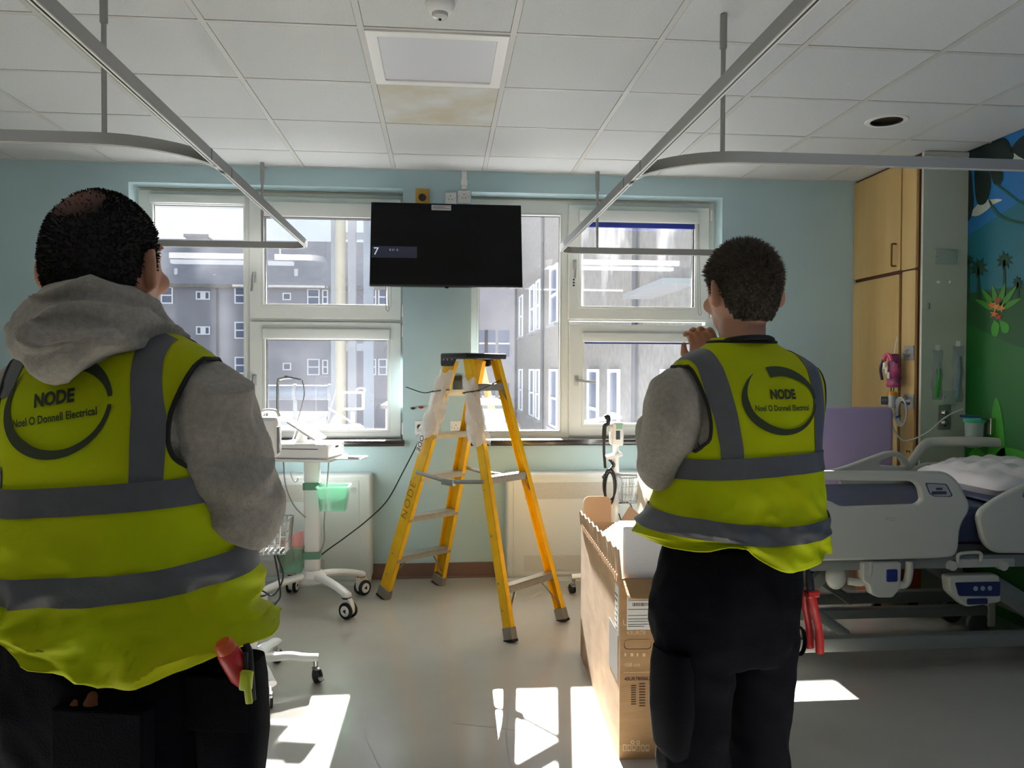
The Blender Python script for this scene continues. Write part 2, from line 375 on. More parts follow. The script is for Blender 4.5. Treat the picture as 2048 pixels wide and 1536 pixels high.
def cord(win, x, z0, z1, y=FY-.05):
    pts = curve_pts([(x, y, z0), (x+.004, y, z1+.08), (x+.012, y, z1), (x+.028, y, z1+.01), (x+.02, y, z1+.1), (x+.006, y, z0)], 6)
    MB().tube(pts, .0022, 6).build('blind_cord', grey_metal, win, True, True)
blue_blind = mat('blue_blind', (26, 48, 140), .6); grey_blind = mat('grey_blind', (120, 118, 124), .6)
# window 1
w1 = window('window_1', O1, 'white plastic window of a tall pane and two stacked sashes, beside the man in hood')
x0, x1, zt, zb = O1[0]+.012, O1[2]-.006, O1[3]-.022, .93
xa, xb = X(489), X(500)
fi = (X(307), Z(400, 885), X(487), Z(400, 410))
outl = [rect(x0, zb, x1, zt), rect(fi[0]-.012, fi[1]-.012, fi[2]+.012, fi[3]+.012), rect(xb+.012, zb+.03, x1-.03, Z(650, 640)-.012), rect(xb+.012, Z(650, 640)+.012, x1-.03, zt-.035)]
outl[0] = rect(O1[0]-.003, zb, O1[2]+.003, O1[3]+.003)
plate('outer_frame', outl, .075, upvc, w1, XZ(0, FY+.04, 0), .006, world=True, smooth=True)
hollow(w1, 'glazing_bead', (fi[0]-.014, fi[1]-.014, fi[2]+.014, fi[3]+.014), fi, FY-.004, FY+.03)
pane(w1, fi, glass1)
so1 = (xb, Z(650, 638), x1-.012, zt-.02); si1 = (X(530), Z(650, 609), X(777), Z(650, 437))
so2 = (xb, zb+.012, x1-.012, Z(650, 644)); si2 = (X(533), Z(650, 859), X(775), Z(650, 680))
s1 = sash(w1, so1, si1, glass1, (X(511), Z(511, 555))); s2 = sash(w1, so2, si2, glass1, (X(511), Z(511, 760)))
MB().box((si1[0]-.02, FY-.05, si1[3]+.0), (si1[2]+.02, FY-.024, si1[3]+.10), bev=.01).build('blind_cassette', upvc, s1, True, True)
MB().box((si1[0], FY-.036, si1[3]-.006), (si1[2], FY-.03, si1[3]+.004)).build('blind', grey_blind, s1, world=True)
MB().box((si2[0]-.02, FY-.05, si2[3]+.005), (si2[2]+.02, FY-.024, si2[3]+.075), bev=.01).build('blind_cassette', upvc, s2, True, True)
MB().box((fi[0]-.02, FY-.03, fi[3]+.006), (fi[2]+.02, FY-.004, fi[3]+.065), bev=.01).build('blind_cassette', upvc, w1, True, True)
cord(w1, si1[2]-.02, si1[3]-.0, Z(783, 622))
MB().box((x0, FY-.008, zt+.006), (x1, FY+.02, zt+.014)).build('head_grime', dirt, w1, world=True)
# window 2
w2 = window('window_2', O2, 'white plastic window with streaked glass behind the ladder and the box')
x0, x1, zt = O2[0]+.006, O2[2]-.03, O2[3]-.022
xb = X(1135)
fi = (X(958), Z(1040, 861), X(1119), Z(1040, 430))
outl = [rect(x0, zb, x1, zt), rect(fi[0]-.012, fi[1]-.012, fi[2]+.012, fi[3]+.012), rect(xb+.012, zb+.03, x1-.03, Z(1280, 640)-.012), rect(xb+.012, Z(1280, 640)+.012, x1-.03, zt-.035)]
outl[0] = rect(O2[0]-.003, zb, O2[2]+.003, O2[3]+.003)
plate('outer_frame', outl, .075, upvc, w2, XZ(0, FY+.04, 0), .006, world=True, smooth=True)
hollow(w2, 'glazing_bead', (fi[0]-.014, fi[1]-.014, fi[2]+.014, fi[3]+.014), fi, FY-.004, FY+.03)
pane(w2, fi, glass1)
so1 = (xb, Z(1280, 640), x1-.012, zt-.02); si1 = (X(1161), Z(1280, 614), X(1386), Z(1280, 448))
so2 = (xb+.01, zb+.012, x1-.012, Z(1280, 650)); si2 = (X(1168), Z(1280, 847), X(1392), Z(1280, 686))
s1 = sash(w2, so1, si1, glass2, (X(1148), Z(1148, 530))); s2 = sash(w2, so2, si2, glass1, (X(1152), Z(1152, 761)), 0)
MB().box((si1[0], FY-.028, si1[3]-.034), (si1[2], FY-.012, si1[3]+.004), bev=.006).build('blind', blue_blind, s1, True, True)
MB().box((si2[0], FY-.028, si2[3]-.008), (si2[2], FY-.012, si2[3]+.004), bev=.003).build('blind', blue_blind, s2, True, True)
MB().box((si1[0]-.02, FY-.05, si1[3]+.004), (si1[2]+.02, FY-.024, si1[3]+.085), bev=.01).build('blind_cassette', upvc, s1, True, True)
MB().box((si2[0]-.02, FY-.05, si2[3]+.004), (si2[2]+.02, FY-.024, si2[3]+.07), bev=.01).build('blind_cassette', upvc, s2, True, True)
for zz in (560, 566, 571.5): MB().cyl((X(1146), FY-.026, Z(1146, zz)), (X(1146), FY-.02, Z(1146, zz)), .007, 10).build('screw_hole', black_plastic, s1, True, True)
cord(w2, si1[2]+.015, si1[3], Z(1390, 630))
MB().box((x0, FY-.008, zt+.006), (x1, FY+.02, zt+.014)).build('head_grime', dirt, w2, world=True)
sill_m = mat('dark_sill', (38, 32, 32), .25, coat=.3)
for k, O in enumerate((O1, O2)):
    t = struct('trim_%d' % (k+1), MB().box((O[0]-.01, WY-.045, .895), (O[2]+.012, FY+.02, .935), bev=.006), sill_m, ('dark polished window sill under the tall pane left of the ladder', 'dark polished window sill behind the ladder and the box')[k], 'window sill', True)
# ---- wardrobe and services boxing on the right
YP = 4.52; XC = 2.909
wood = mat('maple_veneer', (210, 180, 122), .45, rgb2=(194, 162, 102), vs=5, stretch=(1, 1, .12))
redwood = mat('mahogany_edge', (96, 46, 30), .5)
ward = thing('wardrobe', 'tall maple wardrobe with dark red edging beside the mural', 'wardrobe', (XC+.1, 4.9, 0))
MB().box((XC+.012, YP+.001, 0), (XR-.002, WY-.001, ZC-.002)).build('carcass', redwood, ward, world=True)
ya = at(1805, 545, 'x', XC).y; zs = 2.04
def door(n, y0, y1, z0, z1, handle=None):
    q = rnd(rect(y0, z0, y1, z1), .012, 3)
    M = Matrix(((0, 0, -1, XC), (1, 0, 0, 0), (0, 1, 0, 0), (0, 0, 0, 1)))
    d = plate('door', [q], .02, wood, ward, M, .002, world=True)
    if handle:
        hy, hz = handle; MB().tube(curve_pts([(XC-.01, hy, hz-.07), (XC-.035, hy, hz-.07), (XC-.04, hy, hz-.06), (XC-.04, hy, hz+.06), (XC-.035, hy, hz+.07), (XC-.01, hy, hz+.07)], 3), .006, 8).build('handle', mat('brass_dull', (120, 96, 60), .4, metal=.7), d, True, True)
    return d
hp = at(1795, 510, 'x', XC)
door(0, ya+.012, WY-.004, zs+.012, ZC-.02, (hp.y, hp.z)); door(1, ya+.02, WY-.004, .1, zs-.012)
door(2, YP+.035, ya-.004, zs-.006+.012, ZC-.02); door(3, YP+.035, ya-.012, .1, zs-.004)
panel_m = mat('sage_panel', (190, 198, 180), .5, var=.05, vs=3)
bp = thing('service_panel', 'pale sage service boxing panel between wardrobe and mural', 'panel', (3.06, YP, 0))
MB().box((XC+.0, YP-.02, 0), (XR-.003, YP, ZC-.004)).build('board', panel_m, bp, world=True)
MB().box((XC+.0, YP-.024, ZC-.03), (XR-.003, YP-.02, ZC-.004)).build('head_strip', grid_m, bp, world=True)
# ---- ceiling fittings
lamp = thing('ceiling_light', 'square white recessed ceiling light panel, switched off', 'light', (-.017, 3.411, ZC))
x0, y0 = -.317, 3.111
plate('frame', [rect(x0+.012, y0+.012, x0+.588, y0+.588), rnd(rect(x0+.06, y0+.06, x0+.54, y0+.54), .01)], .02, white_plastic, lamp, xf((0, 0, ZC+.002)), .003, world=True)
MB().box((x0+.058, y0+.058, ZC-.0), (x0+.542, y0+.542, ZC+.006)).build('diffuser', mat('diffuser_off', (210, 212, 220), .45), lamp, world=True)
p = at(880, -6, 'z', ZC)
sd = thing('smoke_detector', 'round white smoke detector on the ceiling above the light panel', 'detector', (p.x, p.y+.03, ZC))
MB().lathe([(.0, -.002), (.052, -.002), (.055, -.012), (.05, -.03), (.035, -.045), (.03, -.046)], 28).build('housing', white_plastic, sd, True)
MB().lathe([(.03, -.044), (.028, -.058), (.018, -.064), (.0, -.065)], 20).build('sensor_cage', mat('clear_cage', (200, 200, 200), .2), sd, True)
MB().sphere((0, 0, -.066), .006, 8, 6).build('indicator', black_plastic, sd, True)
p = at(1773, 242, 'z', ZC)
dl = thing('downlight', 'round recessed downlight opening in the ceiling above the bed', 'light', (p.x, p.y, ZC))
MB().lathe([(.082, -.004), (.105, -.004), (.108, -.001), (.108, .0), (.08, .0)], 32).build('rim', white_plastic, dl, True)
MB().lathe([(.082, -.003), (.08, .015), (.06, .016), (0, .0165)], 32).build('recess', mat('recess_dark', (22, 22, 22), .4), dl, True)
lampm = mat('lit_tube', (246, 250, 255), .5, emit=LAMP)
def batten(xa, xb, y, label):
    b = thing('batten_light', label, 'light', ((xa+xb)/2, y, ZC))
    MB().box((xa, y-.035, ZC-.03), (xb, y+.035, ZC-.003), bev=.004).build('body', white_plastic, b, True, True)
    MB().box((xa+.02, y-.045, ZC-.075), (xb-.02, y+.045, ZC-.03), bev=.012).build('diffuser', lampm, b, True, True)
batten(-3.27, -1.78, 1.2, 'lit linear ceiling light over the left bays')
batten(1.2, 2.97, 1.2, 'lit linear ceiling light over the bed bay on the right')
batten(-3.27, -1.78, -1.6, 'added unseen linear fill light at the back of the ward, left side')  # rear row repeats the battens out of view, added for extra room light
batten(1.2, 2.97, -1.6, 'added unseen linear fill light at the back of the ward, right side')
batten(-.75, .75, -1.6, 'added unseen linear fill light at the back of the ward, in the middle')
# ---- curtain tracks
def arc(cx, cy, r, a0, a1, n=10): return [(cx+r*math.cos(math.radians(a0+(a1-a0)*k/n)), cy+r*math.sin(math.radians(a0+(a1-a0)*k/n))) for k in range(n+1)]
ZT = 2.215
def track(side, xr, yfar, ynear, hang, label, xend, xfar=None):
    t = thing('curtain_track', label, 'curtain track', (xr, 3, ZT), 0, 'curtain tracks hanging from the ceiling')
    s = side
    prof = [(-.0115, -.02), (.0115, -.02), (.0115, .02), (-.0115, .02)]
    def put(path, nm='rail'):
        P = [(x, y, ZT) for x, y in path]
        o = MB().sweep(P, prof).build(nm, grey_metal, t, 30, True)
        for q in (-.006, .006): MB().sweep([(x, y, ZT-.0208) for x, y in path], [(q-.0025, -.001), (q+.0025, -.001), (q+.0025, .0012), (q-.0025, .0012)]).build('lip', white_paint, o, False, True)
        MB().sweep([(x, y, ZT-.0204) for x, y in path], [(-.0028, -.0008), (.0028, -.0008), (.0028, .001), (-.0028, .001)]).build('slot', black_plastic, o, False, True)
    rc = .10
    main = [(xr, .2), (xr, 2), (xr, 3.2), (xr, 4.4), (xr, yfar-rc)]
    cor = arc(xr+s*rc, yfar-rc, rc, 180 if s > 0 else 0, 90, 8)
    put(main + cor[1:] + [(xr+s*.6, yfar), (xfar or xend, yfar)])
    MB().box((xfar-.014, yfar-.02, ZT-.022), (xfar+.014, WY-.002, ZT+.022), bev=.003).build('wall_bracket', grey_metal, t, world=True)
    R = .34; cx = xr+s*R; cy = ynear+R
    br = arc(cx, cy, R, 180 if s > 0 else 0, 270 if s > 0 else -90, 10)
    put([(xr+s*.004, cy+.06)] + br + [(xr+s*.9, ynear), (xend, ynear)])
    for yy in (3.02, 3.3):
        MB().box((xr-.0125, yy-.002, ZT-.021), (xr+.0125, yy+.002, ZT+.021)).build('joint', black_plastic, t, world=True)
    for (hx, hy) in hang:
        h = MB().cyl((hx, hy, ZT+.02), (hx, hy, ZC-.12), .009, 12).build('hanger_rod', grey_metal, t, True, True)
        MB().cyl((hx, hy, ZC-.13), (hx, hy, ZC-.003), .0135, 14).build('hanger_sleeve', grey_metal, h, True, True)
track(-1, -.868, 5.2, 2.86, [(-1.175, 2.86), (-1.158, 5.2)], 'grey metal curtain track hanging from ceiling, left of the TV', -3.4, -2.05)
track(1, .788, 5.2, 2.86, [(1.05, 2.86), (1.045, 5.2)], 'grey metal curtain track hanging from ceiling, right of the TV', 3.15, 2.12)
# ================================================================== OUTSIDE
ren = mat('render_grey', (142, 142, 150), .9, var=.12, vs=.6); ren2 = mat('pebbledash', (136, 130, 124), .95, var=.25, vs=6, bump=.4, bs=60)
slate = mat('slate_roof', (150, 146, 152), .8, var=.12, vs=1.2); owhite = mat('outside_white', (226, 228, 230), .6); oglass = mat('far_glass', (84, 96, 124), .2)
conc = mat('concrete', (140, 140, 142), .9, var=.1, vs=.5)
FYD = 65.0
fb = thing('far_building', 'long grey rendered building with slate roof seen through the left window', 'building', (-22, FYD, -12))
def fx(px): return at(px, 640, 'y', FYD).x
def fz(px, py): return at(px, py, 'y', FYD).z
xl, xr_ = fx(150), fx(1010); ze = fz(420, 570); zr = fz(420, 512)+2.2
MB().box((xl, FYD, -14), (xr_, FYD+11, ze)).build('wall', ren, fb, world=True)
MB().add([(xl, FYD-.3, ze), (xr_, FYD-.3, ze), (xr_, FYD+5.5, zr), (xl, FYD+5.5, zr), (xl, FYD+11.3, ze), (xr_, FYD+11.3, ze)], [(0, 1, 2, 3), (3, 2, 5, 4), (0, 3, 4), (1, 5, 2)]).build('roof', slate, fb, world=True)
MB().box((xl, FYD-.4, ze-.25), (xr_, FYD-.02, ze+.05)).build('gutter', ren2, fb, world=True)
p = at(400, 512, 'y', FYD+5.5)
c = MB().box((p.x-.9, FYD+4.6, zr-1.2), (p.x+.9, FYD+6.4, fz(400, 496)+1.6)).build('chimney', ren, fb, world=True)
MB().box((p.x-1.05, FYD+4.4, fz(400, 496)+1.6), (p.x+1.05, FYD+6.6, fz(400, 496)+1.85)).build('chimney_cap', ren2, c, world=True)
for a, b in ((429, 560), (352, 548), (592, 549)):
    q = at(a, b, 'y', FYD+1); MB().cyl((q.x, q.y, q.z-.3), (q.x, q.y, q.z+.45), .16, 10).build('roof_vent', owhite, fb, True, True)
for px in (435, 300): MB().cyl((fx(px), FYD-.1, -14), (fx(px), FYD-.1, ze), .09, 8).build('drainpipe', seal, fb, True, True)
def farwin(px0, px1, py0, py1, split):
    a, b, z0, z1 = fx(px0), fx(px1), fz(px0, py1), fz(px0, py0)
    g = MB().box((a, FYD-.03, z0), (b, FYD+.05, z1)).build('window', oglass, fb, world=True)
    f = MB(); t = .1
    for lo, hi in (((a-t, z0-t), (b+t, z0)), ((a-t, z1), (b+t, z1+t)), ((a-t, z0), (a, z1)), ((b, z0), (b+t, z1))): f.box((lo[0], FYD-.1, lo[1]), (hi[0], FYD-.02, hi[1]))
    if split == 'h': f.box((a, FYD-.09, (z0+z1)/2-t/2), (b, FYD-.02, (z0+z1)/2+t/2))
    if split == 'v': f.box(((a+b)/2-.2, FYD-.09, z0), ((a+b)/2+.2, FYD-.02, z1))
    f.build('window_frame', owhite, g, world=True)
for py in (576, 646, 716):
    farwin(325, 344, py, py+29, 'h'); farwin(472, 490, py, py+29, 'h'); farwin(617, 637, py+4, py+32, 'h'); farwin(737, 750, py+4, py+32, 'h'); farwin(759, 772, py+4, py+32, 'h'); farwin(647, 654, py+6, py+30, 'h')
    farwin(395, 418, py+9, py+21, 'v'); farwin(568, 580, py+12, py+22, ''); farwin(200, 219, py, py+29, 'h')
# right wing: wall parallel to the sight direction
WX = 3.55
wing = thing('wing_building', 'pebbledashed wing of the hospital seen through the right window', 'building', (WX+3, 24, -12))
pc = at(1030, 640, 'x', WX).y
MB().box((WX, 8.5, -12), (WX+8, pc, 12)).build('wall', ren2, wing, world=True)
for px in (1085, 1032, 1270): 
    q = at(px, 640, 'x', WX-.06); MB().cyl((WX-.07, q.y, -12), (WX-.07, q.y, 12), .055, 8).build('drainpipe', seal, wing, True, True)
def wingwin(px0, px1, z0, z1):
    ya, yb = at(px1, 640, 'x', WX).y, at(px0, 640, 'x', WX).y
    g = MB().box((WX-.01, ya, z0), (WX+.1, yb, z1)).build('window', oglass, wing, world=True); f = MB(); t = .07
    for lo, hi in (((ya-t, z0-t), (yb+t, z0)), ((ya-t, z1), (yb+t, z1+t)), ((ya-t, z0), (ya, z1)), ((yb, z0), (yb+t, z1)), ((ya, (z0+z1)/2-t/2), (yb, (z0+z1)/2+t/2))): f.box((WX-.06, lo[0], lo[1]), (WX+.02, hi[0], hi[1]))
    f.build('window_frame', owhite, g, world=True)
    MB().box((WX-.14, ya-.12, z0-.16), (WX, yb+.12, z0-t)).build('window_sill', conc, wing, world=True)
za = at(1075, 665, 'x', WX).z; zb_ = at(1075, 765, 'x', WX).z
for a, b in ((1040, 1046), (1061, 1069), (1074, 1080), (1102, 1116), (1180, 1198), (1222, 1240), (1330, 1370)):
    for k in ((0, 1) if a < 1150 else (0,)): wingwin(a, b, -.35+k*3.25, 1.35+k*3.25)
q = at(1345, 585, 'x', WX)
MB().box((WX-.5, q.y-1.2, q.z), (WX, q.y+1.2, q.z+.08)).build('canopy', conc, wing, world=True)
fe = thing('gable_building', 'distant grey block at the end of the pebbledashed wing', 'building', (3, 50, -12))
MB().box((at(958, 640, 'y', 50).x-2, 50, -14), (9, 58, 11)).build('wall', ren, fe, world=True)
for px in (965, 980, 1008):
    for z0 in (-1.2, 2.2): 
        xx = at(px, 640, 'y', 50).x; g = MB().box((xx-.35, 49.95, z0), (xx+.35, 50.02, z0+1.7)).build('window', oglass, fe, world=True); MB().box((xx-.35, 49.9, z0+.8), (xx+.35, 49.96, z0+.9)).build('window_bar', owhite, g, world=True)
# plant roof just below the windows
rf = thing('plant_roof', 'pale flat plant room roof outside below the windows', 'roof', (-2, 12, -2))
MB().box((-12, 9.5, -1.6), (2.9, 30, -1.2)).build('deck', mat('roof_deck', (164, 166, 170), .8, var=.15, vs=.7), rf, world=True)
MB().box((-12, 9.4, -1.25), (2.9, 9.6, -.75)).build('parapet', conc, rf, world=True)
for z in (-.25, .1): MB().cyl((-12, 9.5, z), (2.9, 9.5, z), .022, 8).build('handrail', owhite, rf, True, True)
for x in np.arange(-11.5, 2.9, 1.6): MB().cyl((x, 9.5, -1.2), (x, 9.5, .1), .02, 8).build('rail_post', owhite, rf, True, True)
for (xa, xb, ya, yb, zt_) in ((-5.5, -2.6, 15, 18, .35), (-1.2, 1.4, 17, 21, .55), (-9, -6, 16, 20, .9)):
    h = MB().box((xa, ya, -1.2), (xb, yb, zt_)).build('plant_housing', owhite, rf, world=True); MB().box((xa-.1, ya-.1, zt_), (xb+.1, yb+.1, zt_+.08)).build('housing_lid', conc, h, world=True)
cor = MB()
for k in range(16): 
    x = -1.6+k*.14; cor.box((x, 13.2, .18), (x+.08, 15, .24))
cor.box((-1.65, 13.2, -.0), (.7, 15, .18)); cor.build('corrugated_cover', mat('corrugated', (196, 178, 140), .6), rf, world=True)
FD = 13.0
def px3(px, py): return at(px, py, 'y', FD)
fl = thing('flue_stack', 'tall beige flue pipe between two grey ducts outside the left window', 'chimney', (px3(680, 830).x, FD, -1.2))
MB().cyl((px3(681, 640).x, FD, -1.2), (px3(681, 640).x, FD, 6), .085, 16).build('flue_pipe', mat('flue_beige', (158, 146, 128), .6), fl, True, True)
for a, b in ((655, 667), (690, 706), (722, 742)): MB().box((px3(a, 640).x, FD+.4, -1.2), (px3(b, 640).x, FD+.55, 6)).build('duct', mat('duct_grey', (104, 110, 124), .5), fl, world=True)
for py in (470, 700): MB().box((px3(655, py).x, FD+.42, px3(680, py).z), (px3(742, py).x, FD+.5, px3(680, py).z+.12)).build('brace', mat('duct_grey', (0, 0, 0)), fl, world=True)
hd = thing('horizontal_duct', 'thick grey horizontal pipe on roof outside the left window', 'pipe', (-3, 14, .6))
zc = at(600, 785, 'y', 14).z
MB().cyl((at(480, 785, 'y', 14).x-4, 14, zc), (at(690, 785, 'y', 14).x, 14, zc), .13, 16).build('pipe', mat('duct_grey', (0, 0, 0)), hd, True, True)
for px in (520, 590, 660): 
    xx = at(px, 785, 'y', 14).x; MB().cyl((xx-.03, 14, zc), (xx+.03, 14, zc), .15, 16).build('pipe_flange', conc, hd, True, True); MB().box((xx-.03, 13.97, -1.2), (xx+.03, 14.03, zc)).build('pipe_support', conc, hd, world=True)
MB().box((-40, 30, -14.2), (40, 64, -14)).build('ground', conc); o = bpy.data.objects['ground']; tag(o, 'grey tarmac yard far below between the buildings', 'ground', kind='structure')
# ================================================================== TV
tvb = mat('tv_black', (7, 7, 9), .25); scr = mat('tv_screen', (2, 2, 5), .15, spec=.2)
tv = thing('television', 'black flat television mounted on the wall between the windows', 'television', (.033, WY, 2.21))
T = Matrix.Translation((.033, 5.02, 2.205)) @ Matrix.Rotation(math.radians(-12.4), 4, 'X')
MB().box((-.482, -.012, -.28), (.482, .012, .28), T, .003).build('panel', tvb, tv, world=True)
MB().box((-.3, .012, -.22), (.3, .055, .12), T, .015).build('back_housing', tvb, tv, True, True)
s = MB().box((-.478, -.0135, -.268), (.478, -.012, .276), T).build('screen', scr, tv, world=True)
MB().box((-.482, -.016, -.281), (.482, -.011, -.2695), T, .002).build('lower_bezel', mat('bezel', (20, 20, 22), .3), tv, world=True)
MB().box((-.012, -.017, -.29), (.012, 0, -.28), T, .003).build('sensor', tvb, tv, world=True)
st = MB().box((-.098, -.0150, .232), (.028, -.0136, .268), T).build('sticker', mat('sticker_grey', (168, 168, 172), .5), tv, world=True)
for k in range(3): MB().box((-.09, -.0155, .26-k*.009), (.02-(k % 2)*.03, -.0150, .2625-k*.009), T).build('sticker_line', black_plastic, st, world=True)
MB().box((-.472, -.0146, -.095), (-.188, -.0136, -.018), T).build('banner', mat('osd_blue', (22, 26, 44), .3, emit=.25), s, world=True)
osd = mat('osd_text', (200, 204, 216), .4, emit=.35)
label_text('digit', '7', .07, osd, s, T @ XZb(-.445, -.0150, -.055), world=True)
label_text('caption', '5 11  2 ·', .019, osd, s, T @ XZb(-.33, -.0150, -.043), world=True)
MB().box((-.06, 5.05, 2.1), (.12, WY-.002, 2.2), bev=.004).box((-.12, WY-.02, 2.02), (.19, WY-.002, 2.4), bev=.004).build('wall_bracket', black_plastic, tv, world=True)
# ---- small fittings on the window wall
def plate_socket(name, label, x, z, w, h, y=WY, m=None, holes=True, cat='socket'):
    o = thing(name, label, cat, (x, y, z)); m = m or white_plastic
    MB().box((-w/2, -.012, -h/2), (w/2, 0, h/2), bev=.003).build('faceplate', m, o, True)
    for sx in (-1, 1): MB().cyl((sx*(w/2-.009), -.0135, 0), (sx*(w/2-.009), -.011, 0), .0028, 8).build('screw', steel, o, True)
    if holes:
        for dx, dz, ww, hh in ((0, .014, .004, .008), (-.011, -.008, .007, .004), (.011, -.008, .007, .004)): MB().box((dx-ww/2, -.0126, dz-hh/2), (dx+ww/2, -.0118, dz+hh/2)).build('pin_hole', black_plastic, o)
    return o
p = at(845, 388, 'y', WY)
sn = thing('alarm_sounder', 'small ochre box with black round sounder above the television', 'sounder', (p.x, WY, p.z-.02))
MB().box((-.045, -.03, -.05), (.045, 0, .05), bev=.003).build('body', mat('ochre_box', (190, 146, 52), .5), sn, True)
MB().cyl((0, -.034, -.01), (0, -.028, -.01), .025, 24).build('grille', black_plastic, sn, True)
plate_socket('wall_socket', 'left of two white sockets above the television', *[at(901, 397, 'y', WY)[i] for i in (0, 2)], .075, .075)
plate_socket('wall_socket', 'white socket above the television where the conduit ends', *[at(928, 394, 'y', WY)[i] for i in (0, 2)], .085, .085)
cdt = thing('cable_conduit', 'short white cable conduit from ceiling to socket above television', 'conduit', (.15, WY, 2.6))
p = at(928, 380, 'y', WY); MB().box((p.x-.018, WY-.02, p.z), (p.x+.018, WY-.001, ZC-.004), bev=.003).build('trunking', white_plastic, cdt, world=True)
MB().box((p.x-.022, WY-.024, ZC-.1), (p.x+.022, WY-.001, ZC-.06), bev=.003).build('coupling', white_plastic, cdt, world=True)
p = at(915, 767, 'y', WY); ctl = thing('wall_controller', 'small dark grey control box on the wall behind the ladder top', 'control box', (p.x, WY, p.z))
MB().box((-.032, -.03, -.055), (.032, 0, .055), bev=.004).build('case', mat('controller_grey', (58, 66, 66), .4), ctl, True); MB().box((-.026, -.032, .02), (.026, -.029, .048), bev=.001).build('display', black_plastic, ctl)
so_ = []
for k, px in enumerate((842, 866, 912)):
    p = at(px, 854, 'y', WY); so_.append(plate_socket('mains_socket', ('white mains socket holding the black plug', 'white mains socket partly behind the ladder rail, between two others', 'white switched socket right of the plug, behind the ladder')[k], p.x, p.z, .078, .085))
p = at(842, 856, 'y', WY)
for k, (px, py, c) in enumerate(((826, 817, (20, 60, 60)), (842, 815, (150, 30, 34)))):
    q = at(px, py, 'y', WY); h = thing('wall_hook', ('dark green wall hook beside the window', 'small red hook on wall above the socket')[k], 'hook', (q.x, WY, q.z))
    MB().lathe([(0, 0), (.009, 0), (.009, .004), (.004, .006), (.004, .018), (.008, .022), (0, .024)], 12, Matrix.Rotation(PI/2, 4, 'X')).build('peg', mat('hook_%d' % k, c, .4), h, True)
    MB().box((-.016, -.008, -.004), (.016, 0, .008), bev=.002).build('back_plate', mat('hook_%d' % k, c), h)
pc_ = thing('power_cable', 'black mains cable running from wall socket to the printer trolley', 'cable', (p.x, WY-.05, p.z))
plug = MB().box((p.x-.025, WY-.05, p.z-.026), (p.x+.025, WY-.0125, p.z+.026), bev=.008).build('plug', black_plastic, pc_, True, True)
MB().tube([(p.x, WY-.04, p.z-.024), (p.x, WY-.05, p.z-.05)], [.009, .005]).build('strain_relief', black_plastic, plug, True, True)
pts = [(p.x, WY-.05, p.z-.04), at(836, 885, 'y', 5.2), at(808, 940, 'y', 5.1), at(775, 1000, 'y', 5.02), at(735, 1040, 'y', 4.95), at(690, 1075, 'y', 4.88), at(655, 1100, 'y', 4.82), at(640, 1112, 'y', 4.79)]
MB().tube(curve_pts(pts, 8), .0042, 8).build('flex', black_plastic, pc_, True, True)
# ---- radiators
radm = mat('radiator_cream', (206, 212, 212), .45, var=.03, vs=2)
def grille_mat():
    m = mat('radiator_grille', (150, 152, 146), .5); n = m.node_tree; b = n.nodes['Principled BSDF']
    t = n.nodes.new('ShaderNodeTexCoord'); v = n.nodes.new('ShaderNodeTexVoronoi'); v.inputs['Scale'].default_value = 95; v.inputs['Randomness'].default_value = .08
    r = n.nodes.new('ShaderNodeValToRGB'); n.links.new(t.outputs['Object'], v.inputs['Vector']); n.links.new(v.outputs['Distance'], r.inputs[0]); n.links.new(r.outputs[0], b.inputs['Base Color'])
    r.color_ramp.elements[0].color = (.12, .12, .11, 1); r.color_ramp.elements[1].color = (.5, .5, .47, 1); r.color_ramp.elements[0].position = .32; r.color_ramp.elements[1].position = .36
    return m
gm = grille_mat()
def radiator(xa, xb, label, seam, gpx0, gpx1, lock=None):
    o = thing('radiator_cover', label, 'radiator', ((xa+xb)/2, 5.2, 0)); y = 5.11
    MB().box((xa, y, .03), (xb, WY-.001, .725), bev=.02, seg=3).build('casing', radm, o, True, True)
    MB().box((xa+.01, y+.01, 0), (xb-.01, WY-.002, .032)).build('plinth', radm, o, world=True)
    MB().box((seam[0], y-.006, .05), (seam[1], y+.004, .69), bev=.004).build('front_panel', radm, o, True, True)
    for z0, z1 in ((.555, .665), (.075, .18)): MB().box((gpx0, y-.008, z0), (gpx1, y-.004, z1), bev=.001).build('grille', gm, o, world=True)
    if lock: MB().cyl((lock[0], y-.012, lock[1]), (lock[0], y+.002, lock[1]), .018, 18).build('lock', steel, o, True, True)
    return o
lk = at(707, 979, 'y', 5.11)
radiator(-1.75, -.453, 'cream low radiator cover behind the printer trolley', (-1.7, -.53), -1.62, -.75, (lk.x, lk.z))
radiator(.43, 1.75, 'cream low radiator cover behind ladder and cardboard box', (.475, 1.7), .55, 1.6)
# ================================================================== LADDER
yel = mat('fibreglass_yellow', (244, 190, 14), .42, var=.12, vs=14); lgrey = mat('ladder_alu', (172, 170, 160), .42, metal=.55, var=.12, vs=30); lcap = mat('ladder_cap', (18, 18, 22), .45)
A, B, C_, D = [Vector((a, b, 0)) for a, b in ((-.367, 4.823), (-.005, 5.12), (.351, 3.991), (.696, 4.318))]
uu = ((B-A).normalized() + (D-C_).normalized()).normalized(); vv = Vector((uu.y, -uu.x, 0))
cc = at(950, 715, 'y', 4.57); cc.z = 0
lad = thing('step_ladder', 'yellow fibreglass step ladder with black top, standing open below the television', 'ladder', (.164, 4.56, 0))
ZL = 1.475
hw = .125
At, Bt, Ct, Dt = cc-uu*hw-vv*.075, cc+uu*hw-vv*.075, cc-uu*hw+vv*.06, cc+uu*hw+vv*.06
for t in (At, Bt, Ct, Dt): t.z = ZL
